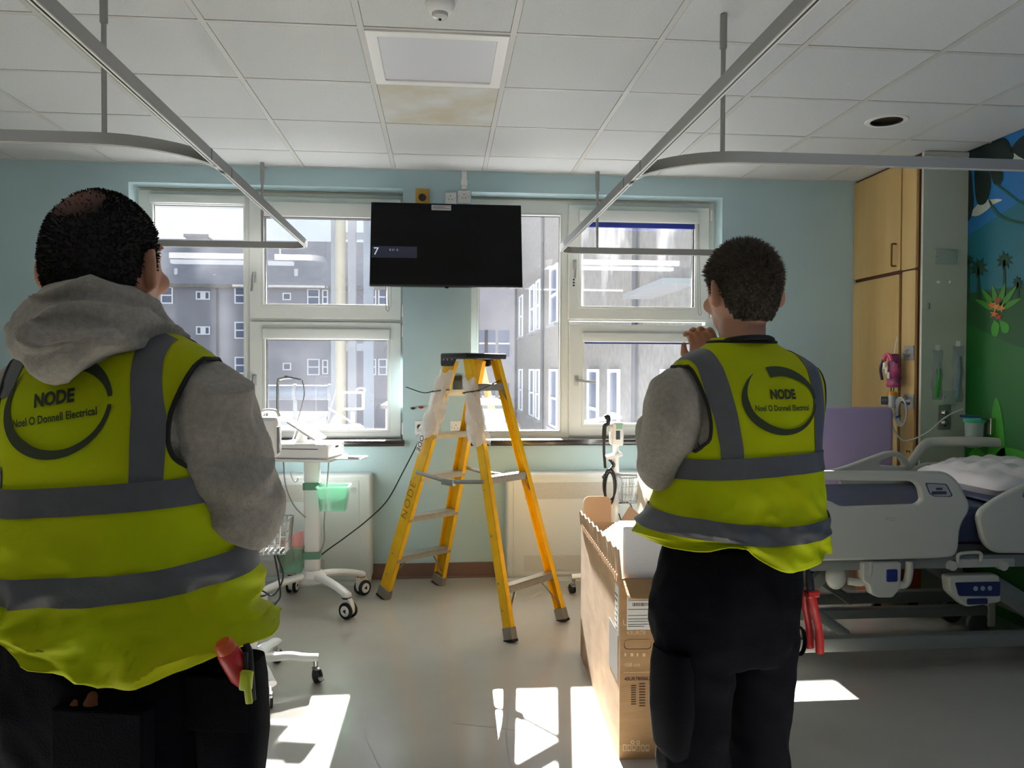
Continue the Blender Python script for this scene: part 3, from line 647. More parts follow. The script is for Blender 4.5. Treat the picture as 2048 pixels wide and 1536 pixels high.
def rail(p, q, wdt, sgn, thk=.032):
    ax = (q-p); L = ax.length; ax.normalize(); n1 = (vv - ax*vv.dot(ax)).normalized(); n2 = ax.cross(n1).normalized()
    if n2.dot(uu) < 0: n2 = -n2
    M = Matrix(((n1.x, n2.x, ax.x, p.x), (n1.y, n2.y, ax.y, p.y), (n1.z, n2.z, ax.z, p.z), (0, 0, 0, 1)))
    t = .005; m = MB()
    m.box((-wdt/2, 0 if sgn > 0 else -t, .02), (wdt/2, t if sgn > 0 else 0, L), M, .0015, 1)
    for s_ in (-1, 1): m.box((s_*wdt/2-(t if s_ > 0 else 0), 0, .02), (s_*wdt/2+(0 if s_ > 0 else t), sgn*thk, L), M, .0015, 1)
    r = m.build('rail', yel, lad, world=True)
    MB().box((-wdt/2-.004, -.005*sgn, .012), (wdt/2+.004, sgn*(thk+.004), .075), M, .004).build('foot', mat('foot_grey', (150, 146, 136), .5, metal=.4), r, world=True)
    MB().box((-wdt/2-.006, -.008*sgn, 0), (wdt/2+.006, sgn*(thk+.006), .014), M, .004).build('foot_pad', black_rubber, r, world=True)
    for d in (.16, .3, .55, .8, 1.05, 1.3): MB().cyl(M @ Vector((-.012, -.003*sgn, d)), M @ Vector((-.012, .001*sgn, d)), .006, 8).build('rivet', lgrey, r, True, True)
    return M, L, r
MA, LA, rA = rail(A, At, .088, 1); MBm, LB, rB = rail(B, Bt, .088, -1); MC, LC, rC = rail(C_, Ct, .058, 1); MD, LD, rD = rail(D, Dt, .058, -1)
def lerp(p, q, z): return p + (q-p)*(z/q.z)
def bar(p, q, w, h, m, nm, par=lad):
    ax = q-p; L = ax.length; ax.normalize(); n1 = vv; n2 = Vector((0, 0, 1))
    M = Matrix(((ax.x, n1.x, n2.x, p.x), (ax.y, n1.y, n2.y, p.y), (ax.z, n1.z, n2.z, p.z), (0, 0, 0, 1)))
    mb = MB().box((.004, -w/2, -.004), (L-.004, w/2, .004), M)
    mb.box((.004, -w/2, -h), (L-.004, -w/2+.004, 0), M).box((.004, w/2-.004, -h), (L-.004, w/2, 0), M)
    o = mb.build(nm, m, par, world=True)
    return o
for k, z in enumerate((.265, .52, .775, 1.03, 1.285)):
    bar(lerp(A, At, z), lerp(B, Bt, z), .085, .03, lgrey, 'step')
for z in (.265, .82, 1.325):
    bar(lerp(C_, Ct, z), lerp(D, Dt, z), .05, .035, lgrey, 'cross_bar')
def strut(p, q, par=lad, r=.009): MB().tube([p, q], r, 6, flat=(1, .45)).build('brace', lgrey, par, world=True)
for (P, Pt, Q, Qt, z, dz) in ((A, At, B, Bt, .265, -.17), (C_, Ct, D, Dt, .265, -.17), (C_, Ct, D, Dt, .82, -.1), (C_, Ct, D, Dt, 1.325, -.09)):
    a, b = lerp(P, Pt, z), lerp(Q, Qt, z); k = .3 if z < .5 else .16
    strut(a+(b-a)*k-Vector((0, 0, .01)), lerp(P, Pt, z+dz)+uu*.01); strut(b+(a-b)*k-Vector((0, 0, .01)), lerp(Q, Qt, z+dz)-uu*.01)
for (P, Pt, Q, Qt, s_) in ((A, At, C_, Ct, -1), (B, Bt, D, Dt, 1)):
    a, b = lerp(P, Pt, .8)+uu*.012*s_, lerp(Q, Qt, .8)+uu*.012*s_; m_ = (a+b)/2-Vector((0, 0, .03))
    s1_ = MB().tube([a, m_], .013, 6, flat=(.35, 1)).build('spreader', alu, lad, world=True); s2_ = MB().tube([m_, b], .013, 6, flat=(.35, 1)).build('spreader', alu, lad, world=True)
    MB().box((-.05, -.012, -.02), (.05, .012, .02), Matrix.Translation(m_) @ Matrix.Rotation(math.atan2(vv.y, vv.x), 4, 'Z'), .004).build('spreader_lock', alu, lad, world=True)
Mc = Matrix(((uu.x, vv.x, 0, cc.x), (uu.y, vv.y, 0, cc.y), (0, 0, 1, 0), (0, 0, 0, 1)))
cap = MB().box((-.165, -.12, 1.472), (.165, .10, 1.505), Mc, .008).build('top_cap', lcap, lad, True, True)
for s_ in (-1, 1):
    q = rnd([(-.12, 1.43), (-.03, 1.43), (.0, 1.475), (.1, 1.475), (.1, 1.5), (-.12, 1.5)], .012, 3)
    Mq = Mc @ Matrix(((0, 0, 1, s_*.152), (1, 0, 0, 0), (0, 1, 0, 0), (0, 0, 0, 1))); plate('cap_skirt', [q], .018, lcap, cap, Mq, .002, world=True)
    for d in (-.09, -.06, -.02): MB().cyl(Mc @ Vector((s_*.161, d, 1.468)), Mc @ Vector((s_*.166, d, 1.468)), .005, 8).build('bolt', alu, cap, True, True)
# clear plastic sleeves with a NODE label, tied with cable ties
poly = mat('polythene', (236, 238, 238), .25, trans=.1, alpha=.62, bump=.6, bs=40)
def sleeve(p, q, par, r0, r1, jag, seed):
    random.seed(seed); ax = q-p; R = []; n = 26
    for i in range(n+1):
        t = i/n; c = p+ax*t; r = r0+(r1-r0)*t; ring = []
        for k in range(18):
            a = 2*PI*k/18; rr = r*(1+.16*math.sin(3*a+9*t+seed)+.12*math.sin(5*a-14*t)) + random.uniform(-.002, .002)
            ring.append(c + uu*math.cos(a)*rr*.62 + vv*math.sin(a)*rr + Vector((0, 0, (.012*math.sin(4*a)+.01*math.sin(9*a)) if i in (0, n) else 0)))
        R.append(ring)
    return MB().rings(R, False).build('plastic_sleeve', poly, par, True, True, label='crumpled clear plastic sleeve')
sleeve(lerp(A, At, 1.02), lerp(A, At, 1.40), lad, .075, .05, 0, 1); sleeve(lerp(C_, Ct, 1.0), lerp(C_, Ct, 1.36), lad, .072, .042, 0, 5)
tiem = black_plastic
for P, Pt, d in ((A, At, -1), (C_, Ct, 1)):
    c = lerp(P, Pt, 1.285); ring = [c + uu*math.cos(a)*.035 + vv*math.sin(a)*.062 + Vector((0, 0, .008*math.sin(a))) for a in [2*PI*k/20 for k in range(21)]]
    t = MB().tube(ring, .0035, 6).build('cable_tie', tiem, lad, True, True)
    e = c + vv*.03*d - uu*.03
    MB().tube(curve_pts([e, e+Vector((.06*d, -.04, .015*(d+.4))), e+Vector((.16*d, -.07, .025 if d < 0 else .07))], 5), .003, 6).build('tie_tail', tiem, t, True, True)
# hand-written NODE on the near rail and the printed label
def rail_text(txt, dist, size, m, bold=0, flip=1, off=0):
    n1 = MA.to_3x3() @ Vector((1, 0, 0)); n2 = MA.to_3x3() @ Vector((0, 1, 0)); ax = MA.to_3x3() @ Vector((0, 0, 1))
    o = MA @ Vector((off, -.0066, dist))
    M = Matrix(((ax.x, -n1.x, -n2.x, o.x), (ax.y, -n1.y, -n2.y, o.y), (ax.z, -n1.z, -n2.z, o.z), (0, 0, 0, 1)))
    if M.to_3x3().determinant() < 0: M = M @ Matrix.Diagonal((1, -1, 1, 1))
    if flip < 0: M = M @ Matrix.Rotation(PI, 4, 'Z')
    return M
label_text('marker_text', 'NODE', .075, mat('marker_ink', (120, 84, 10), .7), rA, rail_text('', .66, 0, 0, off=.0), world=True, spacing=1.25, bold=-.0012)
M2 = rail_text('', 1.06, 0, 0, off=-.02) @ Matrix.Translation((0, 0, .02))
plate('label_tag', [rect(-.1, -.022, .1, .022)], .0006, mat('tag_white', (226, 226, 222), .5), rA, M2, world=True)
label_text('label_text', 'NODE', .05, black_plastic, rA, M2 @ Matrix.Rotation(PI, 4, 'Z') @ Matrix.Translation((0.02, 0, .001)), world=True, bold=.0008)
# ================================================================== TROLLEYS
green_clear = mat('green_clear_plastic', (150, 212, 184), .15, trans=.6, alpha=.6)
pink = mat('pink_paper', (238, 176, 172), .7); grey_cable = mat('grey_cable', (150, 150, 150), .5)
scr_lit = mat('display_lit', (200, 206, 236), .2, emit=.5)
def caster(par, x, y, r, ang, style='shroud', zt=.14):
    """twin wheel castor; style shroud: white hood over a black wheel"""
    M = xf((x, y, 0), ang)
    c = MB()
    if style == 'shroud':
        q = rnd([(-.052, r*.75), (-.03, r*.35), (.02, r*.5), (.034, r*1.2), (.028, zt), (-.03, zt), (-.05, r*1.6)], .015, 4)
        c = plate('castor', [q], .03, white_plastic, par, M @ Matrix(((1, 0, 0, 0), (0, 0, 1, 0), (0, 1, 0, 0), (0, 0, 0, 1))), .004, smooth=True)
        w_ = MB()
        for s_ in (-1, 1): w_.lathe([(0, s_*.012), (r*.8, s_*.012), (r, s_*.016), (r, s_*.026), (r*.85, s_*.03), (0, s_*.03)], 22, M @ Matrix.Translation((-.012, 0, r)) @ Matrix.Rotation(PI/2, 4, 'X'))
        w_ = w_.build('wheel', black_rubber, c, True)
        for s_ in (-1, 1): MB().lathe([(0, s_*.0315), (r*.62, s_*.0315), (r*.66, s_*.029)], 20, M @ Matrix.Translation((-.012, 0, r)) @ Matrix.Rotation(PI/2, 4, 'X')).build('hub_cap', white_plastic, w_, True)
        tri = rnd([(.014, 0), (-.009, .013), (-.009, -.013)], .005, 3)
        for s_ in (-1, 1): plate('hub_mark', [tri], .002, black_plastic, w_, M @ Matrix.Translation((-.012, s_*.0325, r)) @ Matrix(((1, 0, 0, 0), (0, 0, 1, 0), (0, 1, 0, 0), (0, 0, 0, 1))))
        MB().box((-.06, -.012, r*1.7), (-.03, .012, r*2.0), M @ Matrix.Rotation(.3, 4, 'Y'), .004).build('brake_pedal', black_plastic, c)
    else:
        c = MB().tube([M @ Vector((0, 0, zt)), M @ Vector((0, 0, r*2+.004))], .011, 12).box((-.03, -.014, r*1.55), (.014, .014, r*2.1), M, .005)
        c = c.build('castor', steel, par, True)
        w_ = MB()
        for s_ in (-1, 1): w_.lathe([(0, s_*.003), (r, s_*.003), (r, s_*.012), (r*.8, s_*.015), (0, s_*.015)], 20, M @ Matrix.Translation((-.018, 0, r)) @ Matrix.Rotation(PI/2, 4, 'X'))
        w_.build('wheel', black_rubber, c, True)
        MB().box((-.062, -.012, r*1.25), (-.02, .012, r*1.45), M @ Matrix.Rotation(-.25, 4, 'Y'), .003).build('brake_pedal', grey_metal, c)
    return c
def wire_basket(par, x0, y0, z0, x1, y1, z1, m=steel, taper=.012):
    b = MB(); r = .0022
    top = [(x0, y0, z1), (x1, y0, z1), (x1, y1, z1), (x0, y1, z1)]; t = taper; bot = [(x0+t, y0+t, z0), (x1-t, y0+t, z0), (x1-t, y1-t, z0), (x0+t, y1-t, z0)]
    for lv in (0, .33, .66, 1):
        L = [Vector(bot[i]).lerp(Vector(top[i]), lv) for i in range(4)]; b.tube(L+[L[0]], r*1.6 if lv == 1 else r, 6)
    for i in range(4):
        for k in range(6):
            f_ = k/5; a = Vector(bot[i]).lerp(Vector(bot[(i+1) % 4]), f_); c = Vector(top[i]).lerp(Vector(top[(i+1) % 4]), f_); b.tube([a, c], r, 6)
    for k in range(5):
        f_ = (k+.5)/5; b.tube([Vector(bot[0]).lerp(Vector(bot[1]), f_), Vector(bot[3]).lerp(Vector(bot[2]), f_)], r, 6)
    return b.build('wire_basket', m, par, True)
def open_bin(par, x0, y0, z0, x1, y1, z1, t=.003, tp=.015, nm='basket', m=green_clear):
    R = []
    def ring(a, z, ins): return [Vector(p+(z,)) for p in rnd([(x0+a+ins, y0+a+ins), (x1-a-ins, y0+a+ins), (x1-a-ins, y1-a-ins), (x0+a+ins, y1-a-ins)], .018, 4)]
    R = [ring(tp, z0, 0), ring(0, z1, 0), ring(-.008, z1, 0), ring(-.008, z1+.006, 0), ring(0, z1+.006, t), ring(tp, z0+t, t)]
    return MB().rings(R, True).build(nm, m, par, 30)
# ---- ECG printer trolley
cx, cy = -.77, 4.75
tr = thing('printer_trolley', 'white wheeled trolley with green baskets under the medical printer', 'trolley', (cx, cy, 0))
MB().box((-.045, -.035, .17), (.045, .035, .875), bev=.012).build('column', white_plastic, tr, True)
MB().lathe([(0, .13), (.08, .135), (.085, .17), (.06, .2), (.05, .205)], 24).build('hub', white_plastic, tr, True)
for px_, py_, r_ in ((-.533, 4.46, .055), (-.497, 4.908, .055), (-.934, 4.986, .055), (-1.021, 4.552, .055)):
    d = Vector((px_-cx, py_-cy, 0)); L = d.length; e = d.normalized()
    pts = curve_pts([(0, 0, .165), e*L*.35+Vector((0, 0, .172)), e*L*.75+Vector((0, 0, .155)), e*L*1.0+Vector((0, 0, .135))], 6)
    l = MB().tube(pts, [.036-.008*k/(len(pts)-1) for k in range(len(pts))], 14, flat=(1, .62)).sphere((d.x, d.y, .13), (.03, .03, .022)).build('leg', white_plastic, tr, True)
    caster(tr, d.x, d.y, .047, math.atan2(e.y, e.x)+PI*.9 + (.6 if px_ > -.6 else -.5), 'shroud', .118)
    MB().cyl((d.x, d.y, .112), (d.x, d.y, .122), .027, 18).build('collar', black_plastic if px_ < -.5 else mat('amber_collar', (196, 150, 40), .5), tr, True)
tray = MB().box((-.20, -.17, .872), (.17, .17, .888), xf((0, 0, 0), -.2), .006).build('tray', white_plastic, tr, True)
MB().box((.17, -.10, .882), (.33, .06, .890), xf((0, 0, 0), -.2), .004).build('side_shelf', white_plastic, tr, True)
sl = MB().box((.25, -.1, .889), (.32, -.02, .9), xf((0, 0, 0), -.2), .004).build('shelf_pad', mat('shelf_glass', (190, 184, 206), .2), tr, True)
open_bin(tr, .045, -.13, .575, .225, .02, .715)
open_bin(tr, -.195, -.06, .20, -.045, .04, .35, tp=.01, nm='lower_bin')
for z in (.69, .275): MB().box((-.05, -.04, z), (.05, .04, z+.045), bev=.003).build('clamp_band', mat('green_band', (92, 140, 112), .4), tr)
pts = curve_pts([(-.2, .02, .88), (-.205, .02, 1.2), (-.203, .02, 1.33), (-.185, .02, 1.352), (-.12, .02, 1.36)], 6)
arm = MB().tube(pts, .009, 10).build('lead_arm', steel, tr, True)
MB().box((-.16, -.02, 1.352), (-.06, .06, 1.362), Matrix.Translation((-.11, 0, 1.357)) @ Matrix.Rotation(.22, 4, 'Y') @ Matrix.Translation((.11, 0, -1.357)), .003).build('arm_head', mat('arm_grey', (120, 124, 132), .35, metal=.4), tr, True)
MB().tube(curve_pts([(-.06, .02, 1.345), (-.05, .02, 1.25), (-.09, .03, 1.1), (-.12, .03, .98)], 6), .004, 8).build('lead_cable', grey_cable, tr, True)
MB().tube(curve_pts([(-.17, 0, .87), (-.15, -.03, .72), (-.1, -.04, .6), (-.03, -.05, .53)], 6), .004, 8).build('lead_cable', grey_cable, tr, True)
MB().tube(curve_pts([(.1, 0, .87), (.09, -.02, .72), (.075, -.03, .5), (.07, -.03, .36), (.0, -.03, .26)], 6), .004, 8).build('lead_cable', grey_cable, tr, True)
MB().tube(curve_pts([(-.12, -.02, .80), (-.115, -.03, .775), (-.1, -.03, .745), (-.085, -.03, .745), (-.075, -.03, .765)], 5), .005, 8).build('hook', white_plastic, tr, True)
ecg = thing('medical_printer', 'white medical printer with a tilted screen on the trolley', 'printer', (cx, cy, .889), -.2)
body = MB().box((-.19, -.15, 0), (.15, .15, .085), bev=.012, seg=3).build('body', white_plastic, ecg, True)
MB().box((-.185, -.152, .055), (.09, -.149, .059)).build('drawer_gap', black_plastic, body)
MB().box((.1505, -.02, .055), (.1525, .03, .065)).build('port', black_plastic, body)
Ms = Matrix.Translation((.06, -.03, .10)) @ Matrix.Rotation(math.radians(32), 4, 'Y')
sc = MB().box((-.2, -.1, 0), (0, .1, .014), Ms, .005).build('screen_panel', white_plastic, ecg, True)
MB().box((-.188, -.088, .0142), (-.012, .088, .0152), Ms).build('display', scr_lit, sc)
MB().tube([(-.06, -.03, .08), (-.04, -.03, .16)], [.04, .025], 12, flat=(1, .5)).build('screen_stand', white_plastic, ecg, True)
for k, (dx, a) in enumerate(((-.16, -.1), (-.12, .12), (-.085, .28))):
    q = thing('paper_sheet', ('pink folded paper leaning left in the lower green bin', 'pink folded paper in the middle of the lower green bin', 'pink folded paper nearest the trolley column in the green bin')[k], 'paper', (cx+dx, cy-.01, .215), a*.6, 'pink papers in the green bin')
    n = 8; R = []
    for z in (0, .1, .17): R.append([Vector((-.035+.07*i/n, -.02+.012*math.sin(i*.9+z*9+k), z+k*.02+.02*i/n)) for i in range(n+1)] + [Vector((.035-.07*i/n, -.014+.012*math.sin((n-i)*.9+z*9+k), z+k*.02+.02*(n-i)/n)) for i in range(n+1)])
    MB().rings(R).build('folded_sheet', pink, q, True)
# ---- vital signs stand behind the hooded man
def five_star(par, R, zc, ang0, cr, zt):
    MB().lathe([(0, zc-.03), (.05, zc-.03), (.055, zc), (.045, zc+.05), (.024, zc+.06)], 20).build('hub', white_plastic, par, True)
    for k in range(5):
        a = math.radians(ang0+72*k); e = Vector((math.cos(a), math.sin(a), 0))
        pts = curve_pts([e*.02+Vector((0, 0, zc+.01)), e*R*.55+Vector((0, 0, zc+.012)), e*R*.8+Vector((0, 0, zc+.0)), e*R*1.04+Vector((0, 0, zc-.006))], 6)
        MB().tube(pts, [.036-.006*i/(len(pts)-1) for i in range(len(pts))], 12, flat=(1, .5)).build('leg', white_plastic, par, True)
        caster(par, e.x*R, e.y*R, cr, a+2+k, 'stem', zc-.01)
vs = thing('vital_signs_stand', 'white pole stand with monitor and wire basket beside the hooded man', 'medical stand', (-.83, 3.52, 0))
five_star(vs, .27, .115, 9, .032, .1)
MB().cyl((0, 0, .12), (0, 0, 1.06), .021, 18).build('pole', white_plastic, vs, True)
wire_basket(vs, .03, -.08, .605, .165, .07, .75)
mh = MB().box((-.1, -.06, 1.02), (.115, .06, 1.2), bev=.02, seg=3).build('monitor', white_plastic, vs, True)
MB().box((.1, -.04, 1.04), (.118, .045, 1.16), bev=.004).build('side_module', mat('dark_module', (96, 98, 96), .4), mh, True)
MB().box((-.08, .06, 1.05), (.09, .064, 1.18), bev=.002).build('display', mat('screen_dark', (14, 16, 22), .2), mh)
MB().tube(curve_pts([(.03, 0, 1.2), (.05, .0, 1.225), (.1, 0, 1.225), (.115, 0, 1.2)], 4), .01, 8).build('carry_handle', white_plastic, mh, True)
coil = [(-.05+.085*t+.014*math.cos(t*55), -.05+.014*math.sin(t*55), .63-.03*math.sin(t*PI)) for t in [i/90 for i in range(91)]]
MB().tube(coil, .004, 6).build('coiled_lead', black_plastic, vs, True)
MB().tube(curve_pts([(-.02, -.03, .62), (-.022, -.035, .45), (-.02, -.03, .3)], 5), .005, 8).build('lead', black_plastic, vs, True)
MB().tube(curve_pts([(.11, -.03, .6), (.14, -.04, .5), (.1, -.04, .42), (.05, -.04, .44)], 6), .004, 8).build('lead', black_plastic, vs, True)
MB().tube(curve_pts([(.1, -.03, .6), (.12, -.04, .5), (.13, -.05, .42), (.11, -.05, .385)], 6), .004, 8).build('lead', black_plastic, vs, True)
MB().box((.075, -.07, .365), (.11, -.035, .39), bev=.005).build('lead_connector', black_plastic, vs)
for k in range(3): MB().box((.05+.03*k, -.05, .62), (.055+.03*k, .03, .80-.02*k), Matrix.Translation((.05+.03*k, 0, .62)) @ Matrix.Rotation(.12*(k-1), 4, 'Y') @ Matrix.Translation((-.05-.03*k, 0, -.62)), .002).build('document_bag', mat('clear_bag', (222, 224, 228), .2, alpha=.85), vs)
# ---- blood pressure stand behind the box
bs = thing('blood_pressure_stand', 'white pole stand with black coiled cuff hose behind the cardboard box', 'medical stand', (1.08, 4.8, 0))
five_star(bs, .25, .115, 174, .03, .1)
MB().cyl((.012, 0, .12), (.012, 0, .97), .02, 18).build('pole', white_plastic, bs, True)
mo = MB().box((-.022, -.05, .94), (.05, .06, 1.085), bev=.012, seg=3).build('monitor', white_plastic, bs, True)
MB().box((.0, -.052, .98), (.026, -.049, 1.035), bev=.001).build('display', mat('screen_dark', (14, 16, 22), .2), mo)
MB().box((.0, -.052, 1.045), (.04, -.0495, 1.075)).build('green_label', mat('label_green', (150, 196, 160), .5), mo)
MB().cyl((-.04, -.02, 1.05), (-.015, -.02, 1.05), .026, 16).build('probe_cup', white_plastic, mo, True)
MB().box((-.052, -.045, -.012), (.052, .045, .012), xf((-.008, -.015, .875), 0, -.25), .008).build('shelf', white_plastic, bs, True)
hp_ = MB().tube(curve_pts([(-.065, -.02, 1.115), (-.045, -.025, 1.12), (-.045, -.025, 1.08), (-.065, -.02, 1.06), (-.068, -.02, .98)], 4), .014, 10).build('probe_handle', black_plastic, bs, True)
MB().tube(curve_pts([(-.068, -.02, .99), (-.068, -.02, .9), (-.062, -.03, .8)], 4), .009, 10).build('probe_grip', black_plastic, bs, True)
coil = [(-.045+.03*math.sin(t*5)+.011*math.cos(t*80), -.05+.011*math.sin(t*80), .86-.12*t) for t in [i/120 for i in range(121)]]
MB().tube(coil, .0035, 6).build('coiled_lead', black_plastic, bs, True)
for k, (rx_, rz_, dz) in enumerate(((.034, .11, 0), (.04, .095, .012), (.028, .10, -.012))):
    MB().tube([(-.04+rx_*math.cos(a), -.055-.006*k, .69+dz+rz_*math.sin(a)) for a in [2*PI*i/28 for i in range(29)]], .006, 8).build('cuff_hose', black_plastic, bs, True)
wire_basket(bs, .03, -.08, .585, .14, .04, .745)
MB().tube([(-.02, -.03, .76), (.03, -.03, .76), (.14, -.03, .755)], .008, 8).build('basket_rail', grey_metal, bs, True)
MB().tube(curve_pts([(.02, -.05, .585), (.09, -.06, .58), (.11, -.06, .47), (.06, -.06, .42), (.02, -.05, .52)], 6), .004, 8).build('lead', black_plastic, bs, True)
# ================================================================== TV CARTON
card = mat('cardboard', (182, 146, 104), .85, rgb2=(168, 132, 92), vs=4, bump=.1, bs=40, stretch=(1, 1, 6)); card_in = mat('cardboard_inner', (202, 160, 116), .9)
card_side = mat('cardboard_pale', (186, 156, 122), .85, rgb2=(170, 140, 106), vs=5, stretch=(1, 1, 3))
foam = mat('polystyrene', (232, 232, 234), .7, bump=.1, bs=300)
bx = thing('tv_carton', 'open brown cardboard television carton with white foam inside', 'carton', (.645, 2.752, 0), -math.atan2(.044, 1.034))
Wb, Lb, Hb, tb = .19, 1.035, .66, .006
MB().box((0, 0, 0), (Wb, tb, Hb)).build('near_side', card, bx)
ns = bx.children[-1]
MB().box((0, tb, 0), (tb, Lb, Hb)).build('left_side', card_side, bx)
ls = bx.children[-1]
MB().box((Wb-tb, tb, 0), (Wb, Lb, Hb)).build('right_side', card, bx); MB().box((tb, Lb-tb, 0), (Wb-tb, Lb, Hb)).build('far_side', card, bx)
MB().box((tb, tb, 0), (Wb-tb, Lb-tb, tb)).build('bottom', card_in, bx)
# long flap on the left: torn edge, standing up
n = 60; R = []
for i in range(n+1):
    y = Lb*i/n; j = random.uniform(-.004, .004); top = Hb+.105-.05*(i/n)+.006*math.sin(i*.9)
    R.append([Vector((0-.004+j*.3, y, Hb-.006+j)), Vector((-.010, y, top)), Vector((-.005, y, top+.002)), Vector((tb+j*.3, y, Hb-.004+j))])
MB().rings(R).build('long_flap', card_side, bx)
fr = MB()
for i in range(26): 
    y = .03+.95*i/26; fr.box((-.0075, y, Hb-.012-random.uniform(0, .01)), (-.002, y+.014, Hb+.006))
fr.build('torn_fringe', card_in, ls)
R = [[Vector((Wb-.002, Lb*t, Hb-.004)), Vector((Wb+.05, Lb*t, Hb+.08)), Vector((Wb+.054, Lb*t, Hb+.078)), Vector((Wb+.003, Lb*t, Hb-.008))] for t in (0.32, .6, .8, 1)]
MB().rings(R).build('long_flap', card_in, bx)
plate('end_flap', [rnd(rect(.012, 0, Wb-.04, .13), [.0, 0, .035, .035], 5)], .005, card_in, bx, xf((0, Lb-.002, Hb-.003)) @ Matrix.Rotation(math.radians(84), 4, 'X'))
plate('end_flap', [rnd(rect(.008, 0, Wb-.02, .115), [.0, 0, .03, .03], 5)], .005, card, bx, xf((0, .004, Hb-.002)) @ Matrix.Rotation(math.radians(-158), 4, 'X') @ Matrix.Diagonal((1, 1, 1, 1)))
# foam
fm = MB().box((.014, .016, .10), (Wb-.014, .13, .845), bev=.006).build('foam_block', foam, bx)
for k in range(6): MB().box((.02+.003*k, .16+.075*k, .4), (Wb-.03, .195+.075*k, .82-.022*k), Matrix.Translation((0, .18+.075*k, .4)) @ Matrix.Rotation(-.12, 4, 'X') @ Matrix.Translation((0, -.18-.075*k, -.4)), .005).build('foam_rib', foam, bx)
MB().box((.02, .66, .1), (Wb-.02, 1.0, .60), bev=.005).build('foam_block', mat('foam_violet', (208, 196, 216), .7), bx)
# print on the near side
inkw = mat('print_white', (222, 196, 158), .8); inkd = mat('print_dark', (72, 52, 38), .8); inkk = mat('print_black', (40, 40, 42), .7); lab = mat('label_white', (220, 220, 216), .7)
Mb = MW[bx].inverted()
def bl(px, py): q = Mb @ at(px, py, 'y', 2.751); return q.x, q.z
def onface(x, z, d=.0006): return XZb(x, -d, z)
a = bl(1254, 1176); b = bl(1312, 1258)
lb = plate('address_label', [rect(a[0], b[1], a[0]+.115, a[1])], .0006, lab, ns, onface(0, 0))
label_text('print', '4K ULTRA', .0135, inkk, lb, onface(a[0]+.003, bl(1254, 1181)[1], .0014), align='LEFT', bold=.0004)
label_text('print', 'SMART TV', .0135, inkk, lb, onface(a[0]+.003, bl(1254, 1190)[1], .0014), align='LEFT', bold=.0004)
for py, ww in ((1198, .05), (1201, .1), (1219, .09), (1231, .07), (1238, .08), (1243, .1), (1249, .1), (1253, .06)):
    z = bl(1254, py)[1]; MB().box((a[0]+.004, -.0015, z-.0008), (a[0]+.004+ww, -.001, z+.0008)).build('print_line', inkk, lb)
for k in range(26):
    z = bl(1254, 1209)[1]; MB().box((a[0]+.02+k*.0026, -.0015, z-.006), (a[0]+.02+k*.0026+random.choice((.0008, .0016)), -.001, z+.006)).build('barcode_bar', inkk, lb)
def face_text(t, px, py, size, m, bold=0): x, z = bl(px, py); label_text('print', t, size, m, ns, onface(x, z), align='LEFT', bold=bold)
face_text('UHD', 1245, 1246, .03, inkw); face_text('43UR78', 1253, 1266, .021, inkw); face_text('108 cm', 1248, 1330, .02, inkw)
face_text('43UR78006LK', 1249, 1358, .017, inkd, .0006)
x, z = bl(1248, 1290)
q = rnd([(x, z-.016), (x+.1, z-.016), (x+.1, z+.016), (x, z+.016)], .015, 6); plate('hand_hole', [q], .001, inkd, ns, onface(0, 0)); plate('hand_hole_flap', [[(u_+(.002 if u_ < x+.05 else -.002), v_*1+0) for u_, v_ in q]], .001, card, ns, onface(0, .003, .0014))
for k in range(4): 
    x, z = bl(1249+k*12, 1309); MB().box((x, -.0012, z-.006), (x+.006+.004*(k % 2), -.0004, z+.006)).build('print_mark', inkw, ns)
x, z = bl(1247, 1345); MB().box((x, -.001, z), (x+.12, -.0003, z+.0016)).build('print_line', inkw, ns)
for k in range(9):
    x, z = bl(1262, 1372+k*4.6); MB().box((x, -.001, z), (x+.018, -.0003, z+.0032)).build('barcode_bar', inkd, ns)
    x, z = bl(1278, 1368+k*5.5); MB().box((x, -.001, z), (x+.022, -.0003, z+.004)).build('barcode_bar', inkd, ns)
for k in range(6):
    x, z = bl(1246+k*9, 1502); plate('handling_symbol', [rect(x, z, x+.013, z+.024), rect(x+.002, z+.002+.003*(k % 3), x+.011, z+.021)], .0006, inkw, ns, onface(0, 0))
for k in range(2):
    x, z = bl(1265+k*11, 1484); plate('handling_symbol', [circ(.007, 14, (x, z)), circ(.004, 14, (x, z))], .0006, inkw, ns, onface(0, 0))
# print on the long side
M_s = Matrix(((0, 0, -1, -.0006), (-1, 0, 0, 0), (0, 1, 0, 0), (0, 0, 0, 1)))
plate('printed_panel', [rect(-.22, .27, -.04, .45)], .0008, mat('print_panel_grey', (128, 122, 114), .8), ls, M_s)
plate('transport_label', [rnd(rect(-.10, .44, -.03, .62), .004)], .0008, lab, ls, M_s)
for k in range(7): plate('label_line', [rect(-.095, .46+.02*k, -.045-.005*(k % 3), .465+.02*k)], .0008, inkk, ls, M_s @ Matrix.Translation((0, 0, .0006)))
# ================================================================== BED
bedc = mat('bed_plastic', (182, 184, 174), .42); bedf = mat('bed_frame_grey', (128, 132, 126), .45, metal=.2); bedd = mat('bed_dark', (70, 72, 72), .5); navy = mat('mattress_navy', (54, 64, 92), .45, var=.25, vs=12, bump=.15, bs=30)
BY0, BY1, BXF, BXH = 3.38, 4.28, 1.12, 3.17
bed = thing('hospital_bed', 'grey electric hospital bed with moulded side rails against the mural wall', 'bed', (2.1, 3.85, 0))
def world_plate(nm, outl, y, th, m, par=bed, bev=.008, label=None): return plate(nm, outl, th, m, par, XZb(0, y, 0), bev, world=True, smooth=True, label=label)
def bz(px, py, y=BY0): q = at(px, py, 'y', y); return (q.x, q.z)
